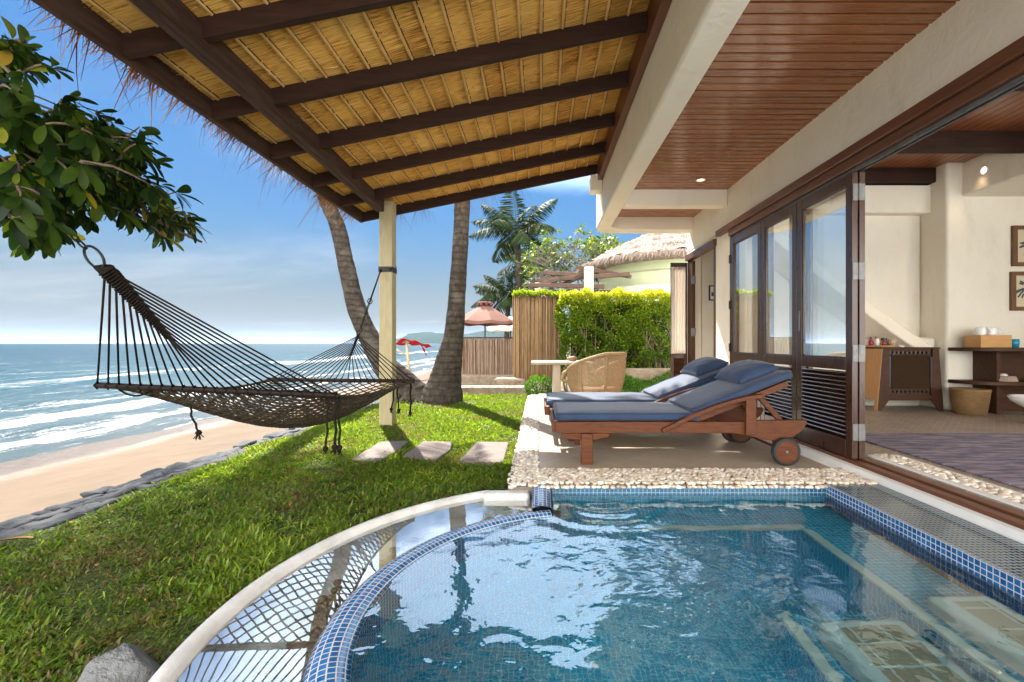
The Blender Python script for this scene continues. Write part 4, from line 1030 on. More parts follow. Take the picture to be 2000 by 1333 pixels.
# top and ends of the thatch bed
mb.prism([(-2.50,rz(-2.5)+.145),(.86,rz(.86)+.20),(.86,rz(.86)+.36),(-2.50,rz(-2.5)+.28)], lambda p: (p[0],YN-.1,p[1]), lambda p: (p[0],YE,p[1]), .3)
mb.prism([(-2.46,rz(-2.46)+.126),(.79,rz(.79)+.126),(.79,rz(.79)+.30),(-2.46,rz(-2.46)+.27)], lambda p: (p[0],YE-.03,p[1]), lambda p: (p[0],YE+.012,p[1]), .4)
thatch = mb.build('thatch', mt['thatch'], can)
def f(mb):
    for xr in ribs:
        n_ = 22
        mb.tube([(xr+.004+.004*math.sin(k*1.3+xr*5), YN+(YE+.06-YN)*k/n_, rz(xr)+.124+.003*math.sin(k*2.1+xr)) for k in range(n_+1)], .0115, 6, rng.random())
C_(f, 'batten', mt['batten'])
def f(mb):   # dark dashes beside the battens, painted in as their shadow line
    for xr in ribs:
        y = YN
        while y < YE:
            y += rng.uniform(.06, .09); y_ = rng.uniform(.025,.04)
            mb.obox((xr+.017, y, rz(xr)+.1265), (.0022,.0004,.001), (-.001,y_,0), (0,0,.002))
C_(f, 'shadow_dashes', mt['rafter'])
# loose straws under the thatch
n = 15000
X0 = RS.uniform(-2.45, .72, n); Y0 = RS.uniform(.6, YE, n)
P0 = np.stack([X0, Y0, 3.245+SL*(X0-.752)+.135+RS.uniform(-.002,.014,n)], 1)
D = np.stack([-np.ones(n), RS.normal(0,.16,n), -SL+RS.normal(0,.05,n)], 1)
strips('straw', mt['straw'], P0, D, RS.normal(0,.05,(n,3)), RS.uniform(.05,.17,n), RS.uniform(.003,.006,n), RS.rand(n), 2, can)
# ragged fringe along the eave
n = 6500
Y0 = RS.uniform(YN, YE+.03, n); cl = np.sin(Y0*7.3)+np.sin(Y0*13.1+1)+.6*np.sin(Y0*29)
L = RS.uniform(.05,.17,n)*(1+.25*cl) + (RS.rand(n) < .08)*RS.uniform(.05,.24,n)
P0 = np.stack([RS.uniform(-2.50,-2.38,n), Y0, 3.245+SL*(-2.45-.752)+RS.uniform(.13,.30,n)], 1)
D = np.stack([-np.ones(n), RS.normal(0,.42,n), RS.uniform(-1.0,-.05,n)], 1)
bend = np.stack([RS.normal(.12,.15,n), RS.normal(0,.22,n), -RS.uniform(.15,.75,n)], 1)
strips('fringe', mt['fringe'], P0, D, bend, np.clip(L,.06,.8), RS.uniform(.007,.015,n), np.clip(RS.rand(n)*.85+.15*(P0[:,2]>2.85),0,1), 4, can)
# few long strands hanging at the far edge
n = 260; X0 = np.concatenate([RS.normal(c, .06, n//5) for c in (-1.62,-1.02,-.72,-.35,-1.95)])
P0 = np.stack([X0, RS.uniform(6.16,6.24,n), 3.245+SL*(X0-.752)+.13], 1)
D = np.stack([RS.normal(0,.35,n), RS.uniform(0,.5,n), -np.ones(n)], 1)
strips('hanging_strands', mt['fringe'], P0, D, np.stack([RS.normal(.05,.15,n), RS.normal(0,.1,n), -.15*np.ones(n)],1), RS.uniform(.10,.42,n), RS.uniform(.002,.005,n), RS.rand(n)*.5, 3, can)

# ================================================================== hammock
ham = empty('rope_hammock', (-1.9, 3.5, LZ), 'dark brown rope hammock with two wooden spreader bars above the lawn', 'hammock')
nb = (Vector((-2.592,2.67,.704)), Vector((-1.189,2.67,.644))); fb = (Vector((-2.613,4.40,.600)), Vector((-1.212,4.40,.584)))
for a, b in (nb, fb):
    mb = MB(); d = (b-a).normalized()
    mb.tube([a, a+d*.012, b-d*.012, b], [.011,.018,.018,.011], 12); mb.build('spreader_bar', mt['barwood'], ham, smooth=True, sharp=50)
# net
NU, NV = 30, 60
def bed(u, v):
    a = nb[0].lerp(nb[1], u); b = fb[0].lerp(fb[1], u); p = a.lerp(b, v)
    s = math.sin(PI*v); e = (2*u-1)
    prof = (1-e*e)**.8
    p.z -= (.055 + .27*prof)*s**.85
    p.x += -(e*.10)*s
    return p
mb = MB()
for fam in (0, 1):
    for i0 in range(0, NU+1, 2):
        pts = []; i = i0; dr = 1 if fam == 0 else -1
        for j in range(NV+1):
            p = bed(i/NU, j/NV); k = .004*math.sin(j*PI+i)
            pts.append(p + Vector((0,0,k)))
            if j < NV:
                if i+dr > NU or i+dr < 0: dr = -dr
                i += dr
        mb.tube(pts, .0055, 5)
# knots where the ropes cross
for j in range(1, NV):
    for i in range(j % 2, NU+1, 2): mb.blob(bed(i/NU, j/NV), (.008,.011,.008), 1)
mb.build('rope_bed', mt['rope'], ham, smooth=True)
mb = MB()
for u in (0, 1): mb.tube([bed(u, k/24) for k in range(25)], .010, 7)
mb.build('edge_rope', mt['rope'], ham, smooth=True)
# clews
def clew(bar, ring, wsc, nm):
    mb = MB(); mid = (bar[0]+bar[1])/2; n_ = 22
    for i in range(n_+1):
        u = i/n_; e = abs(2*u-1); p = bar[0].lerp(bar[1], u)
        t_ = .05 + .46*(1-e)**1.15
        side = (u-.5)*2; wv = Vector((1,0,0))*side*.03*wsc*(1-t_/.52)
        q = ring.lerp(mid, t_) + wv
        d = Vector((0,0,.012))
        mb.tube([q, p], .0048, 6); mb.tube([p+Vector((0,.02,0)), p+Vector((0,.0,.02)), p+Vector((0,-.02,0)), p+Vector((0,0,-.02))], .006, 5, closed=True)
    mb.build(nm, mt['rope_dark'], ham, smooth=True)
    # woven taper
    mb = MB()
    tp = [ring.lerp(mid, .54*k/16) for k in range(17)]; n0 = len(mb.v)
    mb.tube(tp, [wsc*(.040*(1-k/16)**.75+.005) for k in range(17)], 12)
    ax = (mid-ring).normalized(); sx_ = Vector((1,0,0)); sx_ = (sx_-ax*sx_.dot(ax)).normalized(); up_ = sx_.cross(ax)
    for q in range(n0, len(mb.v)):
        p = Vector(mb.v[q]); c0 = ring + ax*(p-ring).dot(ax); d_ = p-c0; mb.v[q] = tuple(c0 + sx_*d_.dot(sx_) + up_*d_.dot(up_)*.4)
    for k in range(30):
        for fam in (-1, 1):
            t0 = .0 + .48*k/30; w0 = wsc*(.042*(1-t0/.54)**.75+.004)
            pts = []
            for s in range(7):
                f_ = s/6; tt = t0 + .045*f_; pts.append(ring.lerp(mid, tt) + sx_*(fam*(2*f_-1)*w0) + up_*(w0*.42*math.sin(PI*f_)**.5+.002)*fam)
            mb.tube(pts, .0042, 5)
    mb.build('woven_clew', mt['rope_dark'], ham, smooth=True)
r1 = Vector((-1.905, 1.99, 1.285)); r2 = Vector((-1.905, 4.80, 1.045))
clew(nb, r1, 1.0, 'clew_cords'); clew(fb, r2, .28, 'clew_cords')
def ring_at(c, dirv, rad=.052):
    mb = MB(); d = dirv.normalized(); s = d.cross(Vector((.35,1,.1))).normalized() if abs(d.y) < .8 else d.cross(Vector((0.2,0,1))).normalized()
    mb.tube([c + d*rad + (d*math.cos(a)+s*math.sin(a)*.8)*rad for a in [2*PI*k/24 for k in range(24)]], .0055, 8, closed=True)
    mb.build('ring', mt['iron'], ham, smooth=True); return c + d*rad*2
def chain(p, q, nm='chain', pitch=.036):
    mb = MB(); d = (q-p); L = d.length; d.normalize(); a = d.cross(Vector((0,1,.2))).normalized(); b = d.cross(a); n_ = int(L/pitch)
    for k in range(n_):
        c = p + d*(k+.5)*L/n_; s = a if k % 2 else b
        mb.tube([c + d*math.cos(t_)*.026 + s*math.sin(t_)*.011 for t_ in [2*PI*i/12 for i in range(12)]], .0042, 6, closed=True)
    mb.build(nm, mt['iron'], ham, smooth=True)
anchor1 = Vector((-2.46, 1.86, 1.96)); e1 = ring_at(r1, anchor1-r1)
chain(e1, e1.lerp(anchor1, .30)); 
mb = MB(); mb.tube([e1.lerp(anchor1, .30), anchor1, Vector((-3.06, 1.72, 2.72))], .009, 8); mb.build('hanging_rope', mt['rope_dark'], ham, smooth=True)
pa = Vector((-2.03, 5.838, 1.895)); e2 = ring_at(r2, pa-r2, .05); q2 = e2.lerp(pa, .42); chain(e2, q2)
mb = MB(); mb.tube([q2, pa], .010, 8); mb.tube([q2+Vector((.026*math.cos(a),0,.032*math.sin(a))) for a in [2*PI*k/16 for k in range(16)]], .005, 7, closed=True); mb.build('hanging_rope', mt['rope_dark'], ham, smooth=True)
mb = MB(); mb.box(-2.062,-1.878,5.833,6.017,1.865,1.935); mb.box(-1.93,-1.90,5.80,5.84,1.89,1.915); mb.tube([(-1.885,5.86,1.9),(-1.845,5.85,1.915),(-1.835,5.85,1.935)],.008,7); mb.build('post_strap', mt['iron'], ham, bevel=.003)
def tassel(p, L, sw=0.0, nm='tassel', r=.0065):
    mb = MB(); p = Vector(p); pts = [p + Vector((sw*(k/6)**1.6 + .006*math.sin(k*2), 0, -L*k/6)) for k in range(7)]
    mb.tube(pts, r, 6); e = pts[-1]
    mb.blob(e, (.016,.016,.018), 2, .2); rg = random.Random(int(L*1000))
    for k in range(9): mb.tube([e, e+Vector((rg.uniform(-.022,.022), rg.uniform(-.02,.02), -rg.uniform(.02,.045)))], .0025, 4)
    mb.build(nm, mt['rope_dark'], ham, smooth=True)
tassel((-1.245,2.68,.63), .30, -.01); tassel((-1.20,2.68,.63), .29, .0, r=.008); tassel((-1.185,2.69,.64), .31, .008)
tassel((-1.245,4.41,.57), .29, 0, r=.009); tassel((-1.40,4.41,.57), .26, -.03); tassel((-1.38,4.42,.55), .25, .02)
tassel((-2.07,2.70,.575), .155, .055, r=.006)
mb = MB(); mb.tube([Vector((-2.50,2.69,.70)).lerp(Vector((-2.28,2.69,.69)), k/8) - Vector((0,0,.055*math.sin(PI*k/8)**.7)) for k in range(9)], .006, 6); mb.build('loose_rope', mt['rope_dark'], ham, smooth=True)

# ================================================================== sun loungers
def make_lounger(bx, by):
    e = empty('sun_lounger', (bx, by, 0), 'teak sun lounger with navy cushion nearest the pool, fully in shade', 'sun lounger', 'teak sun loungers on the terrace')
    T = lambda x, y, z: (bx+x, by+y, z)
    hw = .345
    for s in (-1, 1):
        d = MB(); a, b = s*hw-.02, s*hw+.02
        d.prism([(0,.332),(0,.25),(.05,.242),(1.40,.242),(1.55,.214),(1.72,.178),(1.88,.215),(1.955,.27),(1.985,.325),(1.98,.345),(1.545,.342),(1.50,.332)], lambda p: T(p[0],a,p[1]), lambda p: T(p[0],b,p[1]))
        d.build('side_rail', mt['teak'], e, bevel=.006)
        d = MB(); d.box(*[bx+.205, bx+.295], by+s*hw-.042, by+s*hw+.042, 0, .241)
        d.prism([(.045,.241),(.075,.20),(.20,.185),(.30,.185),(.42,.21),(.44,.241)], lambda p: T(p[0],a+.003,p[1]), lambda p: T(p[0],b-.003,p[1]))
        d.build('leg', mt['teak'], e, bevel=.007)
        # arm
        n_ = 14; pts = []
        for k in range(n_+1):
            t_ = k/n_; pts.append(Vector(T(.84+.80*t_, s*(hw+.022), .262 + .275*(1-(1-t_)**1.55))))
        d = MB()
        prev = None; vs_ = []
        for k, p in enumerate(pts):
            tn = (pts[min(k+1,n_)]-pts[max(k-1,0)]).normalized(); up = Vector((-tn.z,0,tn.x))
            wd = .028; th = .016
            vs_ += [p+Vector((0,-wd,0))-up*th, p+Vector((0,wd,0))-up*th, p+Vector((0,wd,0))+up*th, p+Vector((0,-wd,0))+up*th]
        d.add(vs_, [(k*4+i, k*4+(i+1)%4, (k+1)*4+(i+1)%4, (k+1)*4+i) for k in range(n_) for i in range(4)] + [(3,2,1,0), tuple(n_*4+i for i in range(4))])
        d.build('armrest', mt['teak'], e, bevel=.006)
        d = MB(); d.box(bx+1.49, bx+1.57, by+s*(hw+.0215)-.014+s*.016, by+s*(hw+.0215)+.014+s*.016, .236, .515); d.build('arm_post', mt['teak'], e, bevel=.005)
        d = MB(); d.bar(T(1.64,s*.27,.53), T(1.82,s*.27,.33), .03, .04); d.build('prop_strut', mt['teak'], e, bevel=.004)
        # wheel
        wy = by + s*(hw+.055); d = MB(); d.lathe([(0,-.02),(.088,-.02),(.088,.02),(0,.02)], (bx+1.795,wy,.107), 36, axis='y'); wl_ = d.build('wheel', mt['teak'], e, smooth=True, sharp=40)
        d = MB(); d.lathe([(.086,-.024),(.100,-.026),(.107,-.018),(.107,.018),(.100,.026),(.086,.024)], (bx+1.795,wy,.107), 40, axis='y'); d.build('tyre', mt['rubber'], wl_, smooth=True)
        d = MB(); d.lathe([(0,-.026*1),(.010,-.026),(.012,-.020)], (bx+1.795,wy,.107), 12, axis='y'); d.lathe([(.012,.020),(.010,.026),(0,.026)], (bx+1.795,wy,.107), 12, axis='y'); d.build('hub', mt['steel'], wl_, smooth=True)
    d = MB(); d.tube([T(1.795,-hw-.05,.107), T(1.795,hw+.05,.107)], .010, 8); d.box(bx+1.74, bx+1.85, by-.33, by-.30, .10, .19); d.box(bx+1.74, bx+1.85, by+.30, by+.33, .10, .19); d.build('axle', mt['teak'], e)
    d = MB()
    for k in range(13): d.box(bx+.03+.084*k, bx+.095+.084*k, by-hw+.021, by+hw-.021, .305, .328)
    d.box(bx-.022, bx-.001, by-hw-.02, by+hw+.02, .25, .335)
    d.box(bx+.80, bx+1.32, by-.06, by+.30, .215, .236)
    d.build('seat_slats', mt['teak'], e, bevel=.003)
    h = Vector((1.12,0,.335)); tip = Vector((1.865,0,.628)); bd = (tip-h).normalized(); up = Vector((-bd.z,0,bd.x)); L = (tip-h).length
    o3 = Vector((bx,by,0))
    d = MB()
    for s in (-1,1): d.obox(o3+h+bd*L/2+Vector((0,s*.29,0)), bd*L/2, (0,.022,0), up*.024)
    for k in range(8): d.obox(o3+h+bd*(.06+L/8*k)+up*.013, bd*.032, (0,.267,0), up*.010)
    d.build('backrest_frame', mt['teak'], e, bevel=.004)
    def cushion(c, ax, L_, Wd, th, un, name, par):
        d = MB(); nx_, ny_, nz_ = 22, 14, 3; az = un
        c = Vector(c); vs_ = []; fs_ = []; idx = {}
        def sq(a, p): return math.copysign(abs(a)**p, a)
        # rounded slab from a subdivided box
        bm = bmesh.new(); bmesh.ops.create_cube(bm, size=2.0); bmesh.ops.subdivide_edges(bm, edges=bm.edges, cuts=11, use_grid_fill=True)
        rg = random.Random(int(L_*1000))
        for v in bm.verts:
            x, y, z = v.co
            ex = L_/2; ey = Wd/2
            rx = ex - .022*(1-math.sqrt(max(0,1-min(1,abs(z))**4))); ry = ey - .022*(1-math.sqrt(max(0,1-min(1,abs(z))**4)))
            X = x*rx; Y = y*ry; edge = (1-abs(x)**10)*(1-abs(y)**10)
            crown = (1-x*x)**.5*(1-y*y)**.5
            Z = z*th/2*(.80+.20*edge) + (.010*crown if z > 0 else 0) + .003*math.sin(X*23+Y*9)*math.sin(Y*17)*edge*(1 if z > 0 else 0)
            v.co = Vector((X, Y, Z))
        bm.verts.ensure_lookup_table()
        d.add([c + ax*v.co.x + Vector((0,1,0))*v.co.y + az*v.co.z for v in bm.verts], [tuple(v.index for v in f.verts) for f in bm.faces]); bm.free()
        return d.build(name, mt['navy'], par, smooth=True)
    def piping(c, ax, L_, Wd, zo, un):
        d = MB(); P_ = []
        for k in range(48):
            a = 2*PI*k/48; ca, sa = math.cos(a), math.sin(a); x = math.copysign(abs(ca)**.12, ca); y = math.copysign(abs(sa)**.12, sa)
            P_.append(Vector(c)+ax*(x*(L_/2-.004))+Vector((0,1,0))*(y*(Wd/2-.004))+un*zo)
        d.tube(P_, .0042, 6, closed=True); return d
    mt_ = cushion(o3+Vector((.575,0,.365)), Vector((1,0,0)), 1.14, .68, .075, Vector((0,0,1)), 'seat_cushion', e)
    piping(o3+Vector((.575,0,.365)), Vector((1,0,0)), 1.14, .68, .030, Vector((0,0,1))).build('piping', mt['navy'], mt_, smooth=True)
    bk_ = cushion(o3+h+bd*(L/2+.02)+up*.068, bd, L+.045, .68, .075, up, 'back_cushion', e)
    piping(o3+h+bd*(L/2+.02)+up*.068, bd, L+.045, .68, .030, up).build('piping', mt['navy'], bk_, smooth=True)
    # pillow
    d = MB(); pc = o3+h+bd*(L-.17)+up*.138; bm = bmesh.new(); bmesh.ops.create_cube(bm, size=2.0); bmesh.ops.subdivide_edges(bm, edges=bm.edges, cuts=15, use_grid_fill=True)
    vs_ = []
    for v in bm.verts:
        x, y, z = v.co; ex = (1-abs(x)**2.6)*(1-abs(y)**3.0); th = .010+.080*max(0,ex)**.55
        pin = 1-.07*(1-abs(y)**2)*abs(x)**6*0 ; sx = .172*(1-.07*(1-y*y)*abs(x)**3); sy = .262*(1-.05*(1-x*x)*abs(y)**3)
        vs_.append(pc + bd*x*sx + Vector((0,1,0))*y*sy + up*(z*th*(1 if z > 0 else .8) + .005*math.sin(x*8+y*11)*ex + .004*math.sin(y*23+x*3)*ex))
    bm.verts.ensure_lookup_table(); d.add(vs_, [tuple(v.index for v in f.verts) for f in bm.faces]); bm.free()
    d.build('pillow', mt['navy'], e, smooth=True)
    return e
l1 = make_lounger(.125, 3.60+.345)
l2 = copy_tree(l1); l2.location = (.075, 4.80, 0)
l2['label'] = 'teak sun lounger with navy cushion farther from the pool, its seat in bright sun'

# ================================================================== table and chair
tb = empty('garden_table', (.35, 6.35, 0), 'pale stone topped garden table with a slab leg behind the loungers', 'table')
mb = MB(); mb.box(-.11, .72, 6.02, 6.72, .665, .70); mb.build('tabletop', mt['table_top'], tb, bevel=.008)
for x0 in (.19, .56):
    mb = MB(); mb.box(x0, x0+.10, 6.15, 6.58, 0, .664); mb.build('leg', mt['stone_pale'], tb, bevel=.008)
mb = MB(); mb.blob((.45,6.3,.735), (.075,.06,.036), 2, .25); single(mb, 'stone_ornament', M('ornament', (.34,.21,.13), (.24,.14,.09), scale=20, rough=.7), (.45,6.3,.701), 'small rounded brown stone lying on the garden table', 'ornament', smooth=True)
ch = empty('wicker_chair', (.72, 5.78, 0), 'honey coloured wicker tub chair with curved back at the garden table', 'chair', rz=0)
cxx, cyy, cr_ = .72, 5.78, .35
def rim(a): # a: 0 at the back (+X), +-125deg at arms
    t_ = abs(a)/125; 
    h_ = .825 - .22*max(0,(t_-.18)/.82)**1.25
    r_ = cr_*(1.04+.02*math.cos(deg(a)))
    return Vector((cxx+r_*math.cos(deg(a-52)), cyy+r_*math.sin(deg(a-52)), h_))
def low(a):
    return Vector((cxx+cr_*.84*math.cos(deg(a-52)), cyy+cr_*.84*math.sin(deg(a-52)), .30))
mb = MB(); mb.tube([rim(a) for a in range(-125,126,5)], .021, 8)
for s in (-1,1): # arm roll
    p = rim(s*125); mb.tube([p, p+Vector((-.05,0,-.03)), p+Vector((-.07,0,-.09)), p+Vector((-.03,0,-.14)), p+Vector((.02,0,-.12))], .021, 8)
mb.tube([low(a) for a in range(-180,180,10)], .018, 8, closed=True)
for a in (-75, -25, 25, 75): mb.tube([low(a).lerp(rim(a), t_) + Vector((math.cos(deg(a-52)),math.sin(deg(a-52)),0))*(.034*math.sin(PI*t_)) for t_ in (0,.2,.4,.6,.8,1)], .014, 7)
mb.build('rim', mt['wicker'], ch, smooth=True)
mb = MB()
for k in range(-62, 63):
    a = k*2; mb.tube([low(a).lerp(rim(a), t_) + Vector((math.cos(deg(a-52)),math.sin(deg(a-52)),0))*.03*math.sin(PI*t_) for t_ in (0,.2,.4,.6,.8,1)], .0034, 4)
for j in range(1, 34):
    t_ = j/34; mb.tube([low(a).lerp(rim(a), t_) + Vector((math.cos(deg(a-52)),math.sin(deg(a-52)),0))*(.03*math.sin(PI*t_)+.003*(1 if ((a+125)//4+j) % 2 else -1)) for a in range(-125,126,4)], .0036, 4)
mb.build('woven_back', mt['wicker'], ch)
mb = MB(); mb.lathe([(0,.40),(.24,.40),(.29,.385),(.29,.34),(0,.33)], (cxx,cyy,0), 32); mb.build('seat', mt['wicker'], ch, smooth=True)
for a in (40, 140, 220, 320):
    mb = MB(); mb.tube([(cxx+.25*math.cos(deg(a-52)), cyy+.25*math.sin(deg(a-52)), .36), (cxx+.29*math.cos(deg(a-52)), cyy+.29*math.sin(deg(a-52)), 0)], .02, 8); mb.build('leg', mt['wicker'], ch, smooth=True)

# ================================================================== stepping stones, rock, fallen leaf
def G(px, py, z=LZ): Y = 889*(CZ-z)/(py-671); return Vector(((px-1053)/889*Y, Y, z))
STONES = []
for pts, lab in (([(685,899),(741,864),(800,862),(778,880),(752,897),(735,902)],'pointed flagstone crossed by the post shadow, nearest the hammock'),
                 ([(784,893),(826,863),(884,864),(880,879),(855,897),(838,899)],'flagstone with a cut corner, between the other two in the lawn'),
                 ([(897,902),(930,864),(994,865),(983,905),(950,904)],'broad flagstone in the lawn nearest the terrace border')):
    P_ = [G(x, y, LZ+.02) for x, y in pts]; STONES.append(P_); c_ = sum(P_, Vector())/len(P_)
    mb = MB(); mb.prism([(p.x,p.y) for p in P_][::-1], lambda p: (p[0],p[1],LZ-.03), lambda p: (p[0],p[1],LZ+.028))
    single(mb, 'stepping_stone', mt['slab'], (c_.x,c_.y,LZ), lab, 'stepping stone', 'stepping stones across the lawn', bevel=.012, seg=2)
mb = MB(); rng = random.Random(12)
v, f = ICO[4]; out = []; planes = [(Vector(n_).normalized(), d_) for n_, d_ in (((.2,-.3,1),.72),((-.7,-.5,.5),.78),((.9,-.3,.25),.74),((-.3,-1,.2),.80),((-.9,.3,.1),.82),((.5,.6,.7),.75),((.1,-.8,.75),.84),((-.4,.2,.9),.80))]
for p in v:
    k = 1.0
    for n_, d_ in planes:
        c = p.dot(n_)
        if c > 0: k = min(k, d_/c)
    k *= 1+.02*math.sin(p.x*17+p.z*9)+.015*math.sin(p.y*23)
    out.append(Vector((-1.315+p.x*k*.125, 1.41+p.y*k*.12, LZ-.02+p.z*k*.165)))
mb.add(out, f); single(mb, 'boulder', mt['rock'], (-1.2,1.42,LZ), 'grey boulder on the grass beside the outer pool rim', 'rock', smooth=True)
p0 = G(-18, 1072); 
V_, F_, r_ = leaf_arrays([p0+Vector((0,0,.03))], [[1,.35,.12]], [[0,0.2,1]], [.17], [.055], np.array([.5]), 2, .35, .1)
fl = fast('fallen_leaf', mt['leafbrown'], V_ - np.array(p0), F_, r_); fl.location = p0
tag(fl, 'curled brown fallen leaf lying at the left edge of the lawn', 'leaf')

# grass
def scatter_grass():
    pts = []
    n = 400000
    # density follows nearness
    Y = 1.1 + (9.35-1.1)*RS.rand(n)**1.75; X = RS.uniform(-2.93, -.2, n)
    ok = ((X-PC[0])**2 + (Y-PC[1])**2 > 1.575**2) & (X > -.9*Y*1.19-1.2)
    ok &= ~((X > -.21)) & ~((np.abs(X+.23)<.2)&(np.abs(Y-3.03)<.055))
    X, Y = X[ok], Y[ok]; n = len(X)
    edge = X < -2.84 + .06*np.sin(Y*5)
    for P_ in STONES:
        c_ = sum(P_, Vector())/len(P_); q = [c_.lerp(p, .96) for p in P_]; ins = np.ones(n, bool); sg = 0
        ar = sum(q[i].x*q[(i+1)%len(q)].y-q[(i+1)%len(q)].x*q[i].y for i in range(len(q)))
        for i in range(len(q)):
            a_, b_ = q[i], q[(i+1)%len(q)]; cr_ = (b_.x-a_.x)*(Y-a_.y)-(b_.y-a_.y)*(X-a_.x); ins &= (cr_*ar > 0)
        edge |= ins
    nz_ = np.sin(X*5.1+2*np.sin(Y*3.7))+np.sin(Y*6.3+1.7*np.sin(X*4.1))+.8*np.sin(X*13+Y*9)+.6*np.sin(X*21-Y*17)
    edge |= (nz_ < -.95) & (RS.rand(n) < .78)
    edge |= (((X+2.1)/.95)**2+((Y-8.1)/.55)**2 < 1+.4*np.sin(X*9)) & (RS.rand(n) < .8)
    edge |= ((X+1.31)/.11)**2+((Y-1.42)/.10)**2 < 1
    X, Y = X[~edge], Y[~edge]; n = len(X)
    patch = .5 + .5*np.sin(X*3.1+np.sin(Y*2.3))*np.sin(Y*2.7+1.3)
    far = np.clip((Y-1.2)/7, 0, 1)
    L = RS.uniform(.013,.034,n)*(1+.35*patch)*(1+.25*far); Wd = RS.uniform(.0045,.0095,n)*(1+1.0*far)
    L *= .62+.8*RS.rand(n)**1.5; tall = RS.rand(n) < .012; L[tall] *= 1.9
    a = RS.uniform(0, 2*np.pi, n); el = np.clip(RS.normal(.55,.5,n), -.1, 1.4)
    D = np.stack([np.cos(a)*np.cos(el), np.sin(a)*np.cos(el), np.sin(el)],1)
    N = np.stack([-np.cos(a)*np.sin(el), -np.sin(a)*np.sin(el), np.cos(el)],1) + RS.normal(0,.35,(n,3))
    P = np.stack([X, Y, LZ + .012*np.sin(X*2.1+.3)*np.sin(Y*1.7) + RS.uniform(-.004,.016,n)],1)
    dry = RS.rand(n) < (.06+.16*(1-patch))
    mot = .5*np.sin(X*4.3+1.9*np.sin(Y*3.1+.7))+.5*np.sin(Y*5.7+1.6*np.sin(X*3.9))+.35*np.sin(X*17+Y*11)*np.sin(Y*14-X*7)
    dry |= (mot < -.62) & (RS.rand(n) < .38)
    L = L*(1+.35*np.clip(mot,-1,1))
    patch = np.clip(patch+.45*mot, -.3, 1.4)
    rn = np.where(dry, RS.uniform(0,.1,n), np.clip(RS.normal(.50+.26*(patch-.5),.2,n), .12, 1))
    return P, D, N, L, Wd, rn
P, D, N, L, Wd, rn = scatter_grass()
nearm = P[:,1] < 3.4
V1, F1, R1 = leaf_arrays(P[nearm], D[nearm], N[nearm], L[nearm], Wd[nearm], rn[nearm], 1, .25, .3)
g1 = fast('grass', mt['grass'], V1, F1, R1); tag(g1, kind='stuff')
V2, F2, R2 = leaf_arrays(P[~nearm], D[~nearm], N[~nearm], L[~nearm], Wd[~nearm], rn[~nearm], 0, .25, .2)
g2 = fast('grass', mt['grass'], V2, F2, R2); tag(g2, kind='stuff')
# ================================================================== palms
def tube_path(pts, n=8):
    """smooth curve through points"""
    out = []; P_ = [Vector(p) for p in pts]
    for i in range(len(P_)-1):
        a = P_[max(i-1,0)]; b = P_[i]; c = P_[i+1]; d = P_[min(i+2,len(P_)-1)]
        for k in range(n):
            t = k/n; out.append(.5*((2*b)+(c-a)*t+(2*a-5*b+4*c-d)*t*t+(3*b-a-3*c+d)*t**3))
    out.append(P_[-1]); return out
def trunk(name, pts, rads, m, parent, rings=.11, nsub=10, n=30):
    path = tube_path(pts, nsub); R_ = np.interp(np.linspace(0, len(rads)-1, len(path)), range(len(rads)), rads)
    # resample by length for leaf-scar rings
    L = [0]
    for i in range(1, len(path)): L.append(L[-1]+(path[i]-path[i-1]).length)
    st = rings/4; ss = np.arange(0, L[-1], st); P_ = [[float(np.interp(s, L, [p[k] for p in path])) for k in range(3)] for s in ss]; rr = np.interp(ss, L, R_)
    ph = ((ss/rings + .25*np.sin(ss*3)) % 1.0); rr = rr*(1+.022*(1-ph)+.02*np.sin(ss*9)+.012*np.sin(ss*23+1))
    mb = MB(); mb.tube(P_, list(rr), n); o = mb.build(name, m, parent, smooth=True); return o
t = NT('palm_bark_rings'); v = t.coords('Object'); sx = t.n('ShaderNodeSeparateXYZ', {0: v})
zz_ = t.math('ADD', sx.outputs[2], t.math('MULTIPLY', t.noise(v, 2.5, 3), .10))
saw = t.math('FRACT', t.math('ADD', t.math('DIVIDE', zz_, .115), t.math('MULTIPLY', t.noise(v, 6.0, 4), .7))); line = t.n('ShaderNodeMapRange', {0: saw, 1: .0, 2: .35, 3: .8, 4: 0.0}).outputs[0]
fib = t.noise(t.coords('Object', (5,5,3)), 2.5, 8, .7); big = t.noise(v, 3.0, 4)
c = t.mix(t.n('ShaderNodeMapRange', {0: fib, 1: .32, 2: .68}).outputs[0], (.024,.019,.015), (.085,.069,.056))
c = t.mix(t.math('MULTIPLY', line, .65), c, (.024,.018,.014)); c = t.mix(t.n('ShaderNodeMapRange', {0: big, 1: .55, 2: .72, 4: .5}).outputs[0], c, (.17,.15,.125))
BARK = t.done(t.pbsdf({'Base Color': c, 'Roughness': .9, 'Specular IOR Level': .2, 'Normal': t.bump(t.math('ADD', fib, t.math('MULTIPLY', line, -.8)), .02, .9)}))

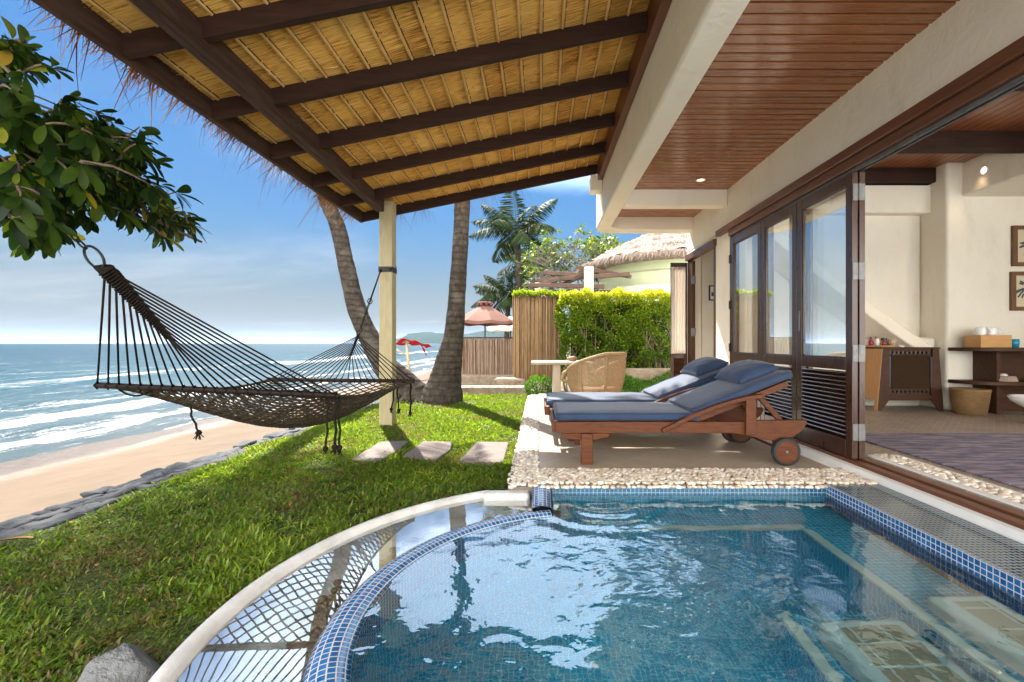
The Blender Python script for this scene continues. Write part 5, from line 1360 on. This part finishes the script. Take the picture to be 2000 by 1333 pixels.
def fronds(parent, c, n, L, rng, droop=.9, up0=-.15, up1=1.25, wid=.045, nl=46, name='frond', lw=.34):
    """each frond a mesh: rachis with leaflets on both sides"""
    c = Vector(c)
    for k in range(n):
        az = 2.4*k + rng.uniform(-.25,.25); el = up0 + (up1-up0)*(k+.5)/n + rng.uniform(-.1,.1); Lf = L*rng.uniform(.85,1.08)
        d0 = Vector((math.cos(az)*math.cos(el), math.sin(az)*math.cos(el), math.sin(el)))
        pts = []; p = c.copy(); d = d0.copy(); ns = 14
        for s in range(ns+1):
            pts.append(p.copy()); p = p + d*(Lf/ns); d = (d + Vector((0,0,-droop*1.7/ns*(.35+s/ns)))).normalized()
        PA = np.array([list(q) for q in pts]); ts = np.linspace(.10, .99, nl)
        Pb = np.stack([np.interp(ts*ns, range(ns+1), PA[:,i]) for i in range(3)],1)
        Tn = nrm(np.stack([np.interp(np.clip(ts*ns,.5,ns-.5), np.arange(ns)+.5, np.diff(PA[:,i])) for i in range(3)],1))
        Sd = nrm(np.cross(Tn, np.array([0,0,1.0])+1e-3)); Un = np.cross(Sd, Tn)
        ll = L*lw*np.sin(np.pi*np.clip(ts*.93+.09,0,1))**.7+.03
        P_ = []; D_ = []; N_ = []; 
        for s in (-1, 1):
            D_.append(nrm(Tn*.55 + s*Sd*.9 + Un*-.18 + np.array([0,0,-.38]) + RS.normal(0,.07,Pb.shape))); P_.append(Pb); N_.append(Un)
        nn = 2*nl
        V_, F_, r_ = leaf_arrays(np.concatenate(P_), np.concatenate(D_), np.concatenate(N_), np.concatenate([ll,ll])*RS.uniform(.85,1.1,nn), np.full(nn, wid), np.clip(RS.normal(.45,.2,nn)+.1*rng.uniform(-1,1),0,1), 1, .5, .28)
        mb = MB(); mb.tube(pts, [.03*L/3*(1-.85*i/ns) for i in range(ns+1)], 5)
        base = len(V_); V_ = np.concatenate([V_, np.array(mb.v)]); quads = [f for f in mb.f if len(f) == 4]
        F_ = np.concatenate([F_, np.array(quads)+base]); r_ = np.concatenate([r_, np.full(len(quads), .85)])
        fast(name, mt['palmleaf'], V_, F_, r_, parent)

pA = empty('coconut_palm', (-2.55, 8.45, LZ), 'leaning coconut palm trunk behind the hammock, bent over towards the sea', 'palm tree', 'coconut palms at the edge of the lawn')
YA = 8.45
def PT_(px, py, Y): return ((px-1053)/889*Y, Y, CZ+(671-py)/889*Y)
tp = [PT_(x, y, YA) for x, y in ((822,800),(792,755),(750,712),(719,655),(696,600),(677,522),(660,445),(636,385),(612,285),(585,140),(562,-40),(552,-190))]
trunk('trunk', tp, [.42,.27,.20,.175,.165,.145,.135,.132,.13,.13,.125,.12], BARK, pA)
fronds(pA, tp[-1], 22, 3.4, random.Random(1), 1.0)
pB = empty('coconut_palm', (-1.70, 8.25, LZ), 'upright coconut palm trunk with a wide ringed base standing right of the cream post', 'palm tree', 'coconut palms at the edge of the lawn')
YB = 8.25
tp = [PT_(x, y, YB) for x, y in ((862,795),(866,765),(875,715),(887,650),(893,570),(899,480),(903,395),(907,280),(910,120),(911,-40),(910,-210))]
trunk('trunk', tp, [.40,.345,.245,.172,.150,.140,.138,.135,.13,.13,.125], BARK, pB)
fronds(pB, tp[-1], 22, 3.3, random.Random(2), 1.0)
# roots at the foot of the two palms
mb = MB(); rng = random.Random(21)
for k in range(26): 
    cx_ = -2.15+rng.uniform(-.5,.28); mb.tube([(cx_+rng.uniform(-.1,.1), 8.1+rng.uniform(-.2,.2), LZ-.02), (cx_, 8.2+rng.uniform(-.1,.1), LZ+rng.uniform(.05,.14)), (cx_+rng.uniform(-.2,.2), 8.35, LZ-.02)], [.02,.035,.02], 6)
mb.build('roots', mt['bark'], pB, smooth=True)
# litter of fallen leaves on the grass
n = 150; X = RS.uniform(-2.8,-.3,n); Y = 1.2+7.6*RS.rand(n)**1.3; ok = ((X-PC[0])**2+(Y-PC[1])**2 > 1.62**2); X, Y = X[ok], Y[ok]; n = len(X); a = RS.uniform(0,6.28,n)
lt = leaves('leaf_litter', mt['leafbrown'], np.stack([X,Y,np.full(n,LZ+.03)],1), np.stack([np.cos(a),np.sin(a),RS.normal(0,.25,n)],1), np.stack([RS.normal(0,.3,n),RS.normal(0,.3,n),np.ones(n)],1), RS.uniform(.015,.045,n), RS.uniform(.007,.015,n), RS.rand(n), 1, .3, .2); tag(lt, kind='stuff')

def palm(base, crown, r, n, L, seed, lab, droop=.95, **k):
    e = empty('coconut_palm', base, lab, 'palm tree', 'coconut palms beyond the bamboo fence')
    b, c = Vector(base), Vector(crown)
    trunk('trunk', [b, b.lerp(c,.35)+Vector((.05,0,0)), b.lerp(c,.7)+Vector((.02,0,0)), c], [r*1.3, r, r*.9, r*.85], BARK, e, n=10)
    fronds(e, c, n, L, random.Random(seed), droop, **k)
    rg = random.Random(seed); mb = MB()
    for q in range(7): mb.blob(c+Vector((rg.uniform(-.2,.2),rg.uniform(-.25,.1),rg.uniform(-.35,-.12))), (.11,.11,.13), 2, .05)
    mb.build('coconuts', M('coconut', (.22,.20,.06), (.16,.10,.04), scale=3, rough=.5), e, smooth=True)
palm((-.95,24,-.2), (-1.15,24,6.75), .17, 16, 2.7, 4, 'tallest palm beyond the bamboo fence, dark green fronds against open sky', wid=.05, nl=52)
palm((-.35,29,-.2), (-.45,29,6.0), .17, 17, 2.7, 5, 'middle palm half hidden behind the taller palm trunk', wid=.05, nl=48)
palm((-2.0,26,-.2), (-1.75,26,3.6), .16, 20, 2.3, 6, 'low bushy palm above the pink umbrella', wid=.05, nl=48)

# ================================================================== leafy tree that holds the hammock
tr = empty('almond_tree', (-3.12, 1.72, LZ-.6), 'broad leaved tree at the left edge whose dark branches overhang the sea wall', 'tree')
rng = random.Random(31)
mb = MB(); mb.tube(tube_path([(-3.12,1.72,-.9),(-3.10,1.72,.3),(-3.06,1.73,1.6),(-3.05,1.74,2.7),(-3.15,1.85,3.9),(-3.4,2.3,5.0)],6), list(np.interp(np.linspace(0,5,31), range(6), [.20,.16,.145,.13,.11,.09])), 14)
mb.build('trunk', mt['bark2'], tr, smooth=True)
# leaf clusters: (px, py, Y) of the visible lower part, each a twig end with a whorl of leaves
tw = MB(); LP, LD, LN, LL, LW, LR = [], [], [], [], [], []
def whorl(c, d, k, L0, spread=.9):
    d = Vector(d).normalized(); a0 = d.orthogonal().normalized(); b0 = d.cross(a0); ph = rng.uniform(0, 6.28)
    for i in range(k):
        a = ph + i*2.4; tl = rng.uniform(.35, 1.15)*spread
        dd = (d*math.cos(tl) + (a0*math.cos(a)+b0*math.sin(a))*math.sin(tl)); dd.z -= .25; dd.normalize()
        nn = (d*.8 - dd*.2 + Vector((rng.uniform(-.3,.3),rng.uniform(-.3,.3),.7))).normalized()
        LP.append(list(Vector(c)+dd*.012)); LD.append(list(dd)); LN.append(list(nn)); L = L0*rng.uniform(.5,1.25); LL.append(L); LW.append(L*rng.uniform(.27,.40)); LR.append(min(1,max(0,rng.gauss(.42,.24))))
TIPS = []
def connect(tips, nodes, r0=.0065):
    """twigs grow from the nearest wood: every tip joins the closest branch or twig already there"""
    nd = [Vector(q) for q in nodes]; A = np.array([list(q) for q in nd])
    order = sorted(tips, key=lambda p: float(np.min(np.linalg.norm(A-np.array(p), axis=1))))
    for p in order:
        B = np.array([list(q) for q in nd]); dd = np.linalg.norm(B-np.array(p), axis=1); q = nd[int(np.argmin(dd))]; L = float(dd.min())
        m1 = q.lerp(p,.4)+Vector((rng.uniform(-.06,.06),rng.uniform(-.06,.06),.10))*L; m2 = q.lerp(p,.75)+Vector((rng.uniform(-.04,.04),rng.uniform(-.04,.04),.07))*L
        tw.tube([q,m1,m2,p], [min(.010,r0+.006*L),r0*.85,r0*.65,r0*.45], 5); nd += [m1,m2,p]
def crown_px(cands):
    for (px, py, Y, n_, sp) in cands:
        for q in range(int(n_*1.15+.5)):
            x = px+rng.gauss(0, sp); y = py+rng.gauss(0, sp*.8); yy = Y+rng.gauss(0,.18)
            p = Vector(PT_(x, y, max(1.65, yy)))
            if x > 380 or y > 462 or (y > 425 and 120 < x < 290) or (x-1053)/(671-y+1e-6) > -1.56 - .0: continue
            if x > 200 and y < 60+ (x-60)*.72: continue
            src = Vector((-2.75, 1.9, 2.1)); d = (p-src); d.z -= .25
            TIPS.append(p); whorl(p, d.normalized()+Vector((rng.uniform(-.4,.4),rng.uniform(-.4,.2),rng.uniform(-.5,.35))), rng.randint(5,8), .096)
crown_px([(30,140,1.9,10,35),(60,250,2.0,20,45),(140,260,2.1,22,40),(215,275,2.3,20,30),(60,350,2.0,20,40),(160,350,2.2,24,45),(240,350,2.4,22,35),(290,400,2.6,14,24),(340,425,2.8,7,14),
          (90,420,2.1,12,30),(190,430,2.4,16,30),(70,450,2.1,5,14),(240,440,2.5,8,18),(10,230,1.8,12,30),(10,350,1.8,8,30),(-60,200,1.8,20,60),(-60,350,1.9,14,50),(120,200,2.1,8,18),(250,300,2.5,6,14),(60,430,2.1,12,22),(110,455,2.2,8,16),(130,300,2.0,16,30),(230,380,2.4,12,30),(330,435,2.7,8,14),(30,90,1.9,8,16),(300,440,2.7,5,10)])
BRN = []
for pts in ([(-3.05,1.74,2.5),(-2.75,1.8,2.2),(-2.45,1.95,1.85),(-2.2,2.0,1.65)], [(-3.05,1.74,2.6),(-2.7,1.85,2.25),(-2.35,1.95,1.95),(-2.2,2.15,1.7),(-2.12,2.3,1.55)], [(-3.05,1.74,2.3),(-2.75,2.1,2.1),(-2.4,2.3,1.85),(-2.15,2.5,1.65),(-2.0,2.7,1.55)], [(-3.05,1.74,2.7),(-2.6,1.7,2.5),(-2.3,1.75,2.25),(-2.1,1.85,2.0)], [(-3.06,1.73,1.9),(-2.75,1.8,1.75),(-2.5,1.9,1.6),(-2.3,2.0,1.5)]):
    q = tube_path(pts, 5); tw.tube(q, list(np.linspace(.024,.007,len(q))), 7); BRN += q
connect(TIPS, BRN)
# the upper crown spreads over lawn and canopy and shades the grass
limbs = [[(-3.15,1.85,3.9),(-3.9,3.4,4.7),(-4.4,5.0,5.4),(-4.6,6.6,5.9)], [(-3.4,2.3,5.0),(-3.6,4.2,5.7),(-3.5,6.0,6.1),(-3.3,7.4,6.3)], [(-3.15,1.85,3.9),(-4.6,2.6,4.6),(-5.6,4.0,5.2),(-5.9,5.6,5.7)], [(-3.4,2.3,5.0),(-4.2,3.0,6.0),(-4.9,4.2,6.5)], [(-3.4,2.3,5.0),(-2.7,3.6,5.6),(-2.5,5.4,6.0)]]
lm = MB()
for pts in limbs:
    q = tube_path(pts, 6); lm.tube(q, list(np.linspace(.085,.02,len(q))), 9)
lm.build('limb', mt['bark2'], tr, smooth=True)
def hidden(p): return p.x/(p.z-CZ) > -1.34 or p.y < .2
UT = []
for k in range(400):
    l_ = rng.choice(limbs); q = tube_path(l_, 6); t_ = rng.uniform(.3,1); p = q[int(t_*(len(q)-1))] + Vector((rng.gauss(0,.55),rng.gauss(0,.6),rng.gauss(.1,.32)))
    if not hidden(p) or p.z < rz(max(-2.5,min(p.x,.7)))+.6: continue
    whorl(p, (rng.uniform(-1,1),rng.uniform(-1,1),rng.uniform(-.2,.8)), 8, .16, 1.1); UT.append(p)
connect(UT, [q for l_ in limbs for q in tube_path(l_, 6)], .009)
tw.build('twig_sprays', mt['bark2'], tr, smooth=True)
leaves('crown', mt['almond'], LP, LD, LN, LL, LW, LR, 2, .22, .22, tr)

# ================================================================== hedge, shrubs, ground cover
def leafy(parent, name, m, sampler, n, L, ratio=.5, up=.4, rfn=None, detail=1):
    P = []; D = []
    for k in range(n):
        p, d = sampler(); P.append(p); D.append(d)
    P = np.array(P); D = nrm(np.array(D)+RS.normal(0,.55,(n,3))+np.array([0,0,up])); N = RS.normal(0,.6,(n,3))+np.array([0,-.3,.8])
    LL = L*RS.uniform(.6,1.3,n); rn = rfn(P) if rfn else np.clip(RS.normal(.5,.22,n),0,1)
    return leaves(name, m, P, D, N, LL, LL*ratio*RS.uniform(.8,1.2,n), rn, detail, .25, .2, parent)
hg = empty('hedge', (1.6, 10.3, -.14), 'tall clipped hedge with bright yellow green top beside the bamboo fence', 'hedge')
rng = random.Random(41)
HX0, HX1, HY0, HY1, HT = .46, 3.0, 10.0, 10.7, 2.06
def dens(x, z): return .5+.5*math.sin(x*7.3+1.3*math.sin(z*5.1))*math.sin(z*6.7+x*2.9+.6)
def hs():
    while True:
        x = rng.uniform(HX0, HX1); z = -.05 + (HT+.05)*rng.random()**.8; f_ = rng.random()
        if f_ < .52: y = HY0 + abs(rng.gauss(0,.10)); d = (0,-1,.1)
        elif f_ < .66: z = HT - abs(rng.gauss(0,.07)) + .06*math.sin(x*8)+.04*math.sin(x*19); y = rng.uniform(HY0,HY1); d = (0,-.2,1)
        elif f_ < .76: x = HX0 + abs(rng.gauss(0,.12)) - .10*math.sin(z*5); y = rng.uniform(HY0,HY1); d = (-1,0,.2)
        else: y = rng.uniform(HY0,HY1); d = (rng.uniform(-1,1),-1,0)
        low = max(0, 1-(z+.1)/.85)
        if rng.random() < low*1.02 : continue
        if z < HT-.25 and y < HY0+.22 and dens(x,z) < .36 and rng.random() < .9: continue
        y -= .10*dens(x*1.2,z*1.1)
        return (x,y,z), d
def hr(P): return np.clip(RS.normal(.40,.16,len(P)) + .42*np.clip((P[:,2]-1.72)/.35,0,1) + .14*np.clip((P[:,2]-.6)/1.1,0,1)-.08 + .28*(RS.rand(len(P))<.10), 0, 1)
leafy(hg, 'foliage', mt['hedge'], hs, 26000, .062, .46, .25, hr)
mb = MB()
for k in range(46):
    x = rng.uniform(HX0+.1, HX1); y = rng.uniform(HY0+.02, HY1-.2); pts = [Vector((x,y,-.15))]
    h_ = rng.uniform(.8,1.9); lean = rng.uniform(-.5,.5)
    for s in range(1,6): pts.append(Vector((x+lean*(s/5)**1.2+rng.uniform(-.06,.06), y+rng.uniform(-.06,.04), -.15+h_*s/5)))
    mb.tube(tube_path(pts,3), list(np.linspace(.018,.005,16)), 5)
    for b in range(3):
        q = pts[rng.randint(1,4)]; mb.tube([q, q+Vector((rng.uniform(-.25,.25),rng.uniform(-.1,.05),rng.uniform(.15,.4)))], [.009,.004], 4)
mb.build('stem', mt['twig'], hg, smooth=True)
mb = MB(); mb.box(HX0+.28, HX1, HY0+.42, HY1-.02, .2, HT-.16); mb.build('dark_core', M('hedge_dark', (.02,.035,.008), (.05,.05,.018), scale=6, rough=1, bump=.05), hg)  # solid dark block fills the hedge behind the leaves
mb = MB(); mb.box(1.55, 3.1, 9.55, 9.75, -.14, .42); single(mb, 'planter_kerb', mt['wallstone'], (2.3,9.65,-.14), 'low grey stone kerb between hedge and ground cover', 'kerb', bevel=.02)
# creeper along the top of the tall bamboo fence
cr_ = []
def cs(): x = rng.uniform(-.60,.6); return (x, 10.5+rng.gauss(0,.07), 2.04+abs(rng.gauss(0,.045))+.02*math.sin(x*14)), (0,-.4,.6)
e = empty('creeper', (0,10.5,2.0), 'strip of yellow green creeper growing on top of the tall bamboo fence', 'plant'); leafy(e, 'foliage', mt['hedge'], cs, 2600, .055, .5, .4, lambda P: np.clip(RS.normal(.62,.18,len(P)),0,1))
def ball(cx_, cy_, cz_, rx, ry, rz_):
    def s():
        v = Vector((rng.gauss(0,1),rng.gauss(0,1),rng.gauss(0,1))).normalized(); r_ = 1-abs(rng.gauss(0,.14)); k = 1+.08*math.sin(v.x*6+v.z*5)
        return (cx_+v.x*rx*r_*k, cy_+v.y*ry*r_*k, cz_+max(-.9,v.z)*rz_*r_*k), (v.x,v.y,v.z)
    return s
e = empty('small_shrub', (-.0,9.0,-.13), 'small round bright green shrub at the corner of the terrace', 'shrub'); leafy(e, 'foliage', mt['bush'], ball(.0,9.0,.06,.27,.25,.25), 3600, .036, .5, .3)
mb = MB(); [mb.tube([(0,9,-.14),(rng.uniform(-.15,.15),9+rng.uniform(-.15,.15),.15)], .008, 5) for k in range(9)]; mb.build('stem', mt['twig'], e)
def gc(): 
    x = rng.uniform(.75,3.1); y = rng.uniform(8.65,9.6); h_ = .30+.10*math.sin(x*5)+.12*(y-8.6)
    return (x,y,-.14+h_*rng.random()**.6), (rng.uniform(-.5,.5),-.6,.6)
V = leafy(None, 'ground_cover', mt['bush'], gc, 9000, .06, .35, .6, lambda P: np.clip(RS.normal(.36,.2,len(P)),0,1)); tag(V, kind='stuff')

# ================================================================== fences, low walls
def bamboo(name, x0, x1, y, z0, z1, m, lab, pitch, seed, dark=False):
    e = empty(name, ((x0+x1)/2, y, z0), lab, 'fence'); rg = random.Random(seed); mb = MB(); x = x0
    while x < x1:
        r_ = pitch*rg.uniform(.38,.55); mb.tube([(x+rg.uniform(-.006,.006), y+rg.uniform(-.012,.012), z0), (x+rg.uniform(-.012,.012), y+rg.uniform(-.012,.012), z1+rg.uniform(-.02,.015))], [r_, r_*.9], 7, rg.random()); x += r_*2*.98
    mb.build('canes', m, e, smooth=True, sharp=60)
    mb = MB(); mb.box(x0+.005, x1-.005, y+.018, y+.034, z0+.01, z1-.03); mb.build('backing', mt['pergola'], e)
    mb = MB(); mb.box(x0, x1, y+.035, y+.075, z0+.2, z0+.26); mb.box(x0, x1, y+.035, y+.075, z1-.3, z1-.24)
    if dark: mb.box(x0-.02, x1+.02, y-.03, y+.05, z1+.0, z1+.035)
    mb.build('rail', mt['darkwood'], e); return e
bamboo('bamboo_fence', -.60, .52, 10.52, .10, 2.05, mt['bamboo'], 'tall golden brown bamboo cane fence left of the hedge', .036, 1)
bamboo('bamboo_fence', -2.15, -.66, 12.0, .12, 1.08, mt['bamboo_grey'], 'low weathered bamboo fence below the pink umbrella', .042, 2, True)
mb = MB(); mb.box(-2.1, -.2, 11.75, 12.1, -.2, .11); single(mb, 'fence_plinth', mt['wallstone'], (-1.2,11.9,-.2), 'rough stone plinth below the low weathered bamboo fence', 'low wall', bevel=.03)
mb = MB(); mb.box(-1.74, -.27, 9.42, 9.75, -.2, .035); e = single(mb, 'garden_kerb', mt['wallstone'], (-1,9.6,-.2), 'low rough stone kerb at the far end of the lawn', 'kerb', bevel=.02)
mb = MB(); rng2 = rng; rng = random.Random(14)
pebbles(mb, -1.72, -.28, 9.45, 9.72, .035, .05, .018, .026, lod=1); pebbles(mb, -1.7, -.25, 9.28, 9.40, LZ, .05, .02, .03, lod=1); mb.build('kerb_pebbles', mt['pebble'], e, smooth=True); rng = rng2
mb = MB(); rngb = random.Random(5)
mb.blob((-.62,10.2,.02), (.36,.22,.17), 3, .25, None, rngb, .6); single(mb, 'rough_stone', mt['wallstone'], (-.62,10.2,-.13), 'single squat rough stone at the foot of the tall bamboo fence', 'stone', smooth=True)

# ================================================================== umbrellas
def umbrella(x, y, ztop, zed, rad, m, lab, tilt=0, knobs=False, pole_to=-.2, seed=0):
    e = empty('beach_umbrella', (x, y, pole_to), lab, 'umbrella'); n_ = 8
    def pt(k, t_): 
        a = 2*PI*k/n_+.3; s_ = math.cos(((k*8) % 8)*0)
        fr = k - math.floor(k); sag = 1-.07*math.sin(PI*fr)*t_
        return Vector((x+rad*t_*sag*math.cos(a), y+rad*t_*sag*math.sin(a), ztop-(ztop-zed)*t_**1.12-.05*math.sin(PI*fr)*t_*t_))
    mb = MB(); mb.sheet(lambda u, v: pt(u*n_, .02+.98*v), n_*6, 8); mb.sheet(lambda u, v: pt(u*n_, 1)+Vector((0,0,-.11*v-.01*math.sin(u*60)*v)), n_*6, 2)
    mb.build('canopy', m, e, smooth=False, solid=.004)
    mb = MB(); mb.tube([(x,y,pole_to),(x,y,ztop+.05)], .025, 10); mb.build('pole', mt['darkwood'], e, smooth=True)
    mb = MB()
    for k in range(n_): mb.tube([pt(k,.05)-Vector((0,0,.015)), pt(k,.99)-Vector((0,0,.015))], .009, 5)
    mb.build('ribs', mt['darkwood'], e)
    if knobs:
        mb = MB()
        for k in range(n_):
            a = 2*PI*k/n_+.3; c_ = Vector((x+.20*math.cos(a), y+.20*math.sin(a), ztop+.03)); mb.blob(c_, (.075,.075,.05), 2, .1); mb.blob(c_+Vector((.05*math.cos(a),.05*math.sin(a),-.06)), (.05,.05,.07), 2, .1)
        mb.lathe([(.0,.09),(.17,.06),(.22,.0)], (x,y,ztop), 16)
        mb.build('vent_flaps', M('vent_cloth', (.16,.05,.04), (.10,.03,.03), scale=5, rough=.8), e, smooth=True)
umbrella(-2.02, 17, 2.42, 1.78, 1.12, mt['pink'], 'dusty pink beach umbrella with dark vent flaps above the low bamboo fence', knobs=True)
umbrella(-1.25, 20, 2.15, 1.62, 1.05, mt['whitecloth'], 'white beach umbrella partly hidden behind the pink one', seed=3)

# tattered red shade on a pole, on the beach
fs = empty('beach_awning', (-8.2, 29, -1.4), 'tattered red cloth streaming from a pale timber frame on the beach', 'awning')
def BP(px, py, Y=29): return Vector(PT_(px, py, Y))
mb = MB(); mb.tube([BP(801,742), BP(793,664)], [.10,.085], 9); mb.build('pole', mt['postwood'], fs, smooth=True)
mb = MB(); mb.tube([BP(765,671), BP(800,668)], .06, 7); mb.tube([BP(767,679), BP(795,695)], .05, 7); mb.build('arm', mt['postwood'], fs, smooth=True)
mb = MB()
top = [(766,670),(778,668),(792,663),(806,664),(822,668),(836,673),(848,676)]; bot = [(766,675),(778,674),(792,673),(806,674),(822,677),(834,680),(847,679)]
def rs(u, v):
    i = min(int(u*6), 5); f_ = u*6-i; a = BP(*top[i]).lerp(BP(*top[i+1]), f_); b = BP(*bot[i]).lerp(BP(*bot[i+1]), f_); p = a.lerp(b, v); p.y += .9*(v-.5)+.25*math.sin(u*17+v*3); p.z += .05*math.sin(u*23); return p
mb.sheet(rs, 40, 6)
def rs2(u, v): p = BP(821+12*u+5*v*(1-u), 675+20*u, 28.8); p.y += .15*math.sin(u*9+v*4); return p
mb.sheet(rs2, 10, 3)
mb.build('cloth', mt['red'], fs, smooth=True, solid=.01)

# ================================================================== neighbouring round cottage and pergola
ct = empty('round_cottage', (5.0, 17.0, -.14), 'round pale green cottage with shaggy weathered thatch roof behind the hedge', 'cottage')
mb = MB(); mb.lathe([(2.75,-.1),(2.75,3.95)], (5,17,0), 56); mb.build('wall', mt['cabin_wall'], ct, smooth=True)
mb = MB(); mb.lathe([(3.15,-.1),(3.15,2.72),(3.12,2.80),(2.95,2.82),(2.95,-.1)], (5,17,0), 56); mb.build('parapet', mt['lowwall'], ct, smooth=True, sharp=40)
mb = MB(); mb.lathe([(2.77,3.28),(2.80,3.30),(2.77,3.32)], (5,17,0), 56); mb.build('wall_line', mt['lowwall'], ct)
mb = MB(); mb.obox((3.85,14.50,2.72), (.62,-.22,0), (.03,.06,0), (0,0,.06)); mb.build('window_lintel', mt['darkwood'], ct)
def roof(u, v):
    a = 2*PI*u; lay = (v*5) % 1; r_ = 3.35*(1-v)+.05; 
    zz = 3.72 + 1.62*v**.88 + .07*(1-lay)*(1 if v < .99 else 0) + .035*math.sin(a*31+v*40)+.03*math.sin(a*13-v*22)
    return (5+r_*math.cos(a), 17+r_*math.sin(a), zz)
mb = MB(); mb.sheet(roof, 160, 40); mb.lathe([(2.7,3.60),(3.40,3.70)], (5,17,0), 60)
rf = mb.build('roof', mt['oldthatch'], ct)
n = 9000; a = RS.uniform(PI*.75, 2.1*PI, n); v = np.floor(RS.rand(n)*6)/5*.98*RS.uniform(.94,1,n); v = np.clip(np.where(RS.rand(n)<.3, 0.0, np.where(RS.rand(n)<.5, RS.rand(n), v)), 0, .97); r_ = 3.37*(1-v)+.05
P0 = np.stack([5+r_*np.cos(a), 17+r_*np.sin(a), 3.74+1.62*v**.88+.05],1); D = np.stack([np.cos(a)+RS.normal(0,.3,n), np.sin(a)+RS.normal(0,.3,n), -.5+RS.normal(0,.25,n)],1)
strips('roof_straw', leafmat('old_straw', [(0,(.16,.115,.095)),(.5,(.32,.245,.21)),(1,(.48,.39,.34))], transl=.2, rough=.9, tcol=1.0), P0, D, np.stack([np.zeros(n),np.zeros(n),-.5*np.ones(n)],1), RS.uniform(.10,.34,n), RS.uniform(.012,.03,n), RS.rand(n), 2, rf)
pg = empty('garden_pergola', (.9, 14, -.14), 'dark timber pergola on pale columns beside the round cottage', 'pergola')
for (px, y0, wd) in ((1150, 522, 17), (1050, 553, 11)):
    Y = 13.6 if px > 1100 else 16; X = (px-1053)/889*Y; h_ = wd/889*Y/2; mb = MB(); mb.box(X-h_, X+h_, Y-h_, Y+h_, -.14, CZ+(671-y0)/889*Y); mb.build('column', mt['cabin_wall'], pg, bevel=.015)
for (a, b) in (((1050,548),(1230,536)),((1030,557),(1180,560)),((1062,533),(1130,537)),((1127,522),(1232,541)),((1080,570),(1200,571)),((1100,556),(1152,530)),((1045,560),(1092,545))):
    mb = MB(); ya, yb = 15.5, 14.2; mb.bar(PT_(a[0],a[1],ya), PT_(b[0],b[1],yb if b[0] > 1140 else 15), .10, .13); mb.build('beam', mt['pergola'], pg, bevel=.01)

# ================================================================== frangipani tree
fr = empty('frangipani_tree', (2.2, 20.5, -.14), 'bare branched frangipani tree with sparse bright leaf tufts behind the pergola', 'tree')
rng = random.Random(77); mb = MB(); tips = []
def grow(p, d, L, r_, dep):
    q = p + d*L; m_ = p.lerp(q,.5)+Vector((rng.uniform(-.05,.05),rng.uniform(-.05,.05),.05))*L
    mb.tube([p, m_, q], [r_, r_*.85, r_*.75], 6)
    if dep == 0: tips.append((q, d)); return
    for k in range(3 if rng.random() < .45 else 2):
        ax = Vector((rng.gauss(0,1),rng.gauss(0,1),rng.gauss(.15,.6))).normalized(); nd = (d*.75 + ax*.85); nd.z += .12; nd.normalize()
        grow(q, nd, L*rng.uniform(.72,.9), r_*.70, dep-1)
for k in range(5):
    a = 2*PI*k/5; grow(Vector((2.4,20.5,2.1)), Vector((math.cos(a)*.75,math.sin(a)*.6,.8)).normalized(), 1.12, .10, 6)
mb.tube([(2.2,20.5,-.14),(2.25,20.5,.6),(2.4,20.5,2.2)], [.2,.17,.15], 10)
mb.build('branches', M('frangi_bark', (.24,.215,.19), (.16,.14,.125), scale=8, rough=.9), fr, smooth=True)
LP, LD, LN, LL, LW, LR = [], [], [], [], [], []
for (q, d) in tips:
    if rng.random() < .25: continue
    for k in range(rng.randint(4,8)):
        dd = (d*.5+Vector((rng.gauss(0,1),rng.gauss(0,1),rng.gauss(.2,.5))).normalized()).normalized(); LP.append(list(q)); LD.append(list(dd)); LN.append([rng.gauss(0,.4),rng.gauss(0,.4),1]); l_ = rng.uniform(.14,.27); LL.append(l_); LW.append(l_*.36); LR.append(rng.random())
leaves('crown', mt['frangi'], LP, LD, LN, LL, LW, LR, 1, .25, .25, fr)
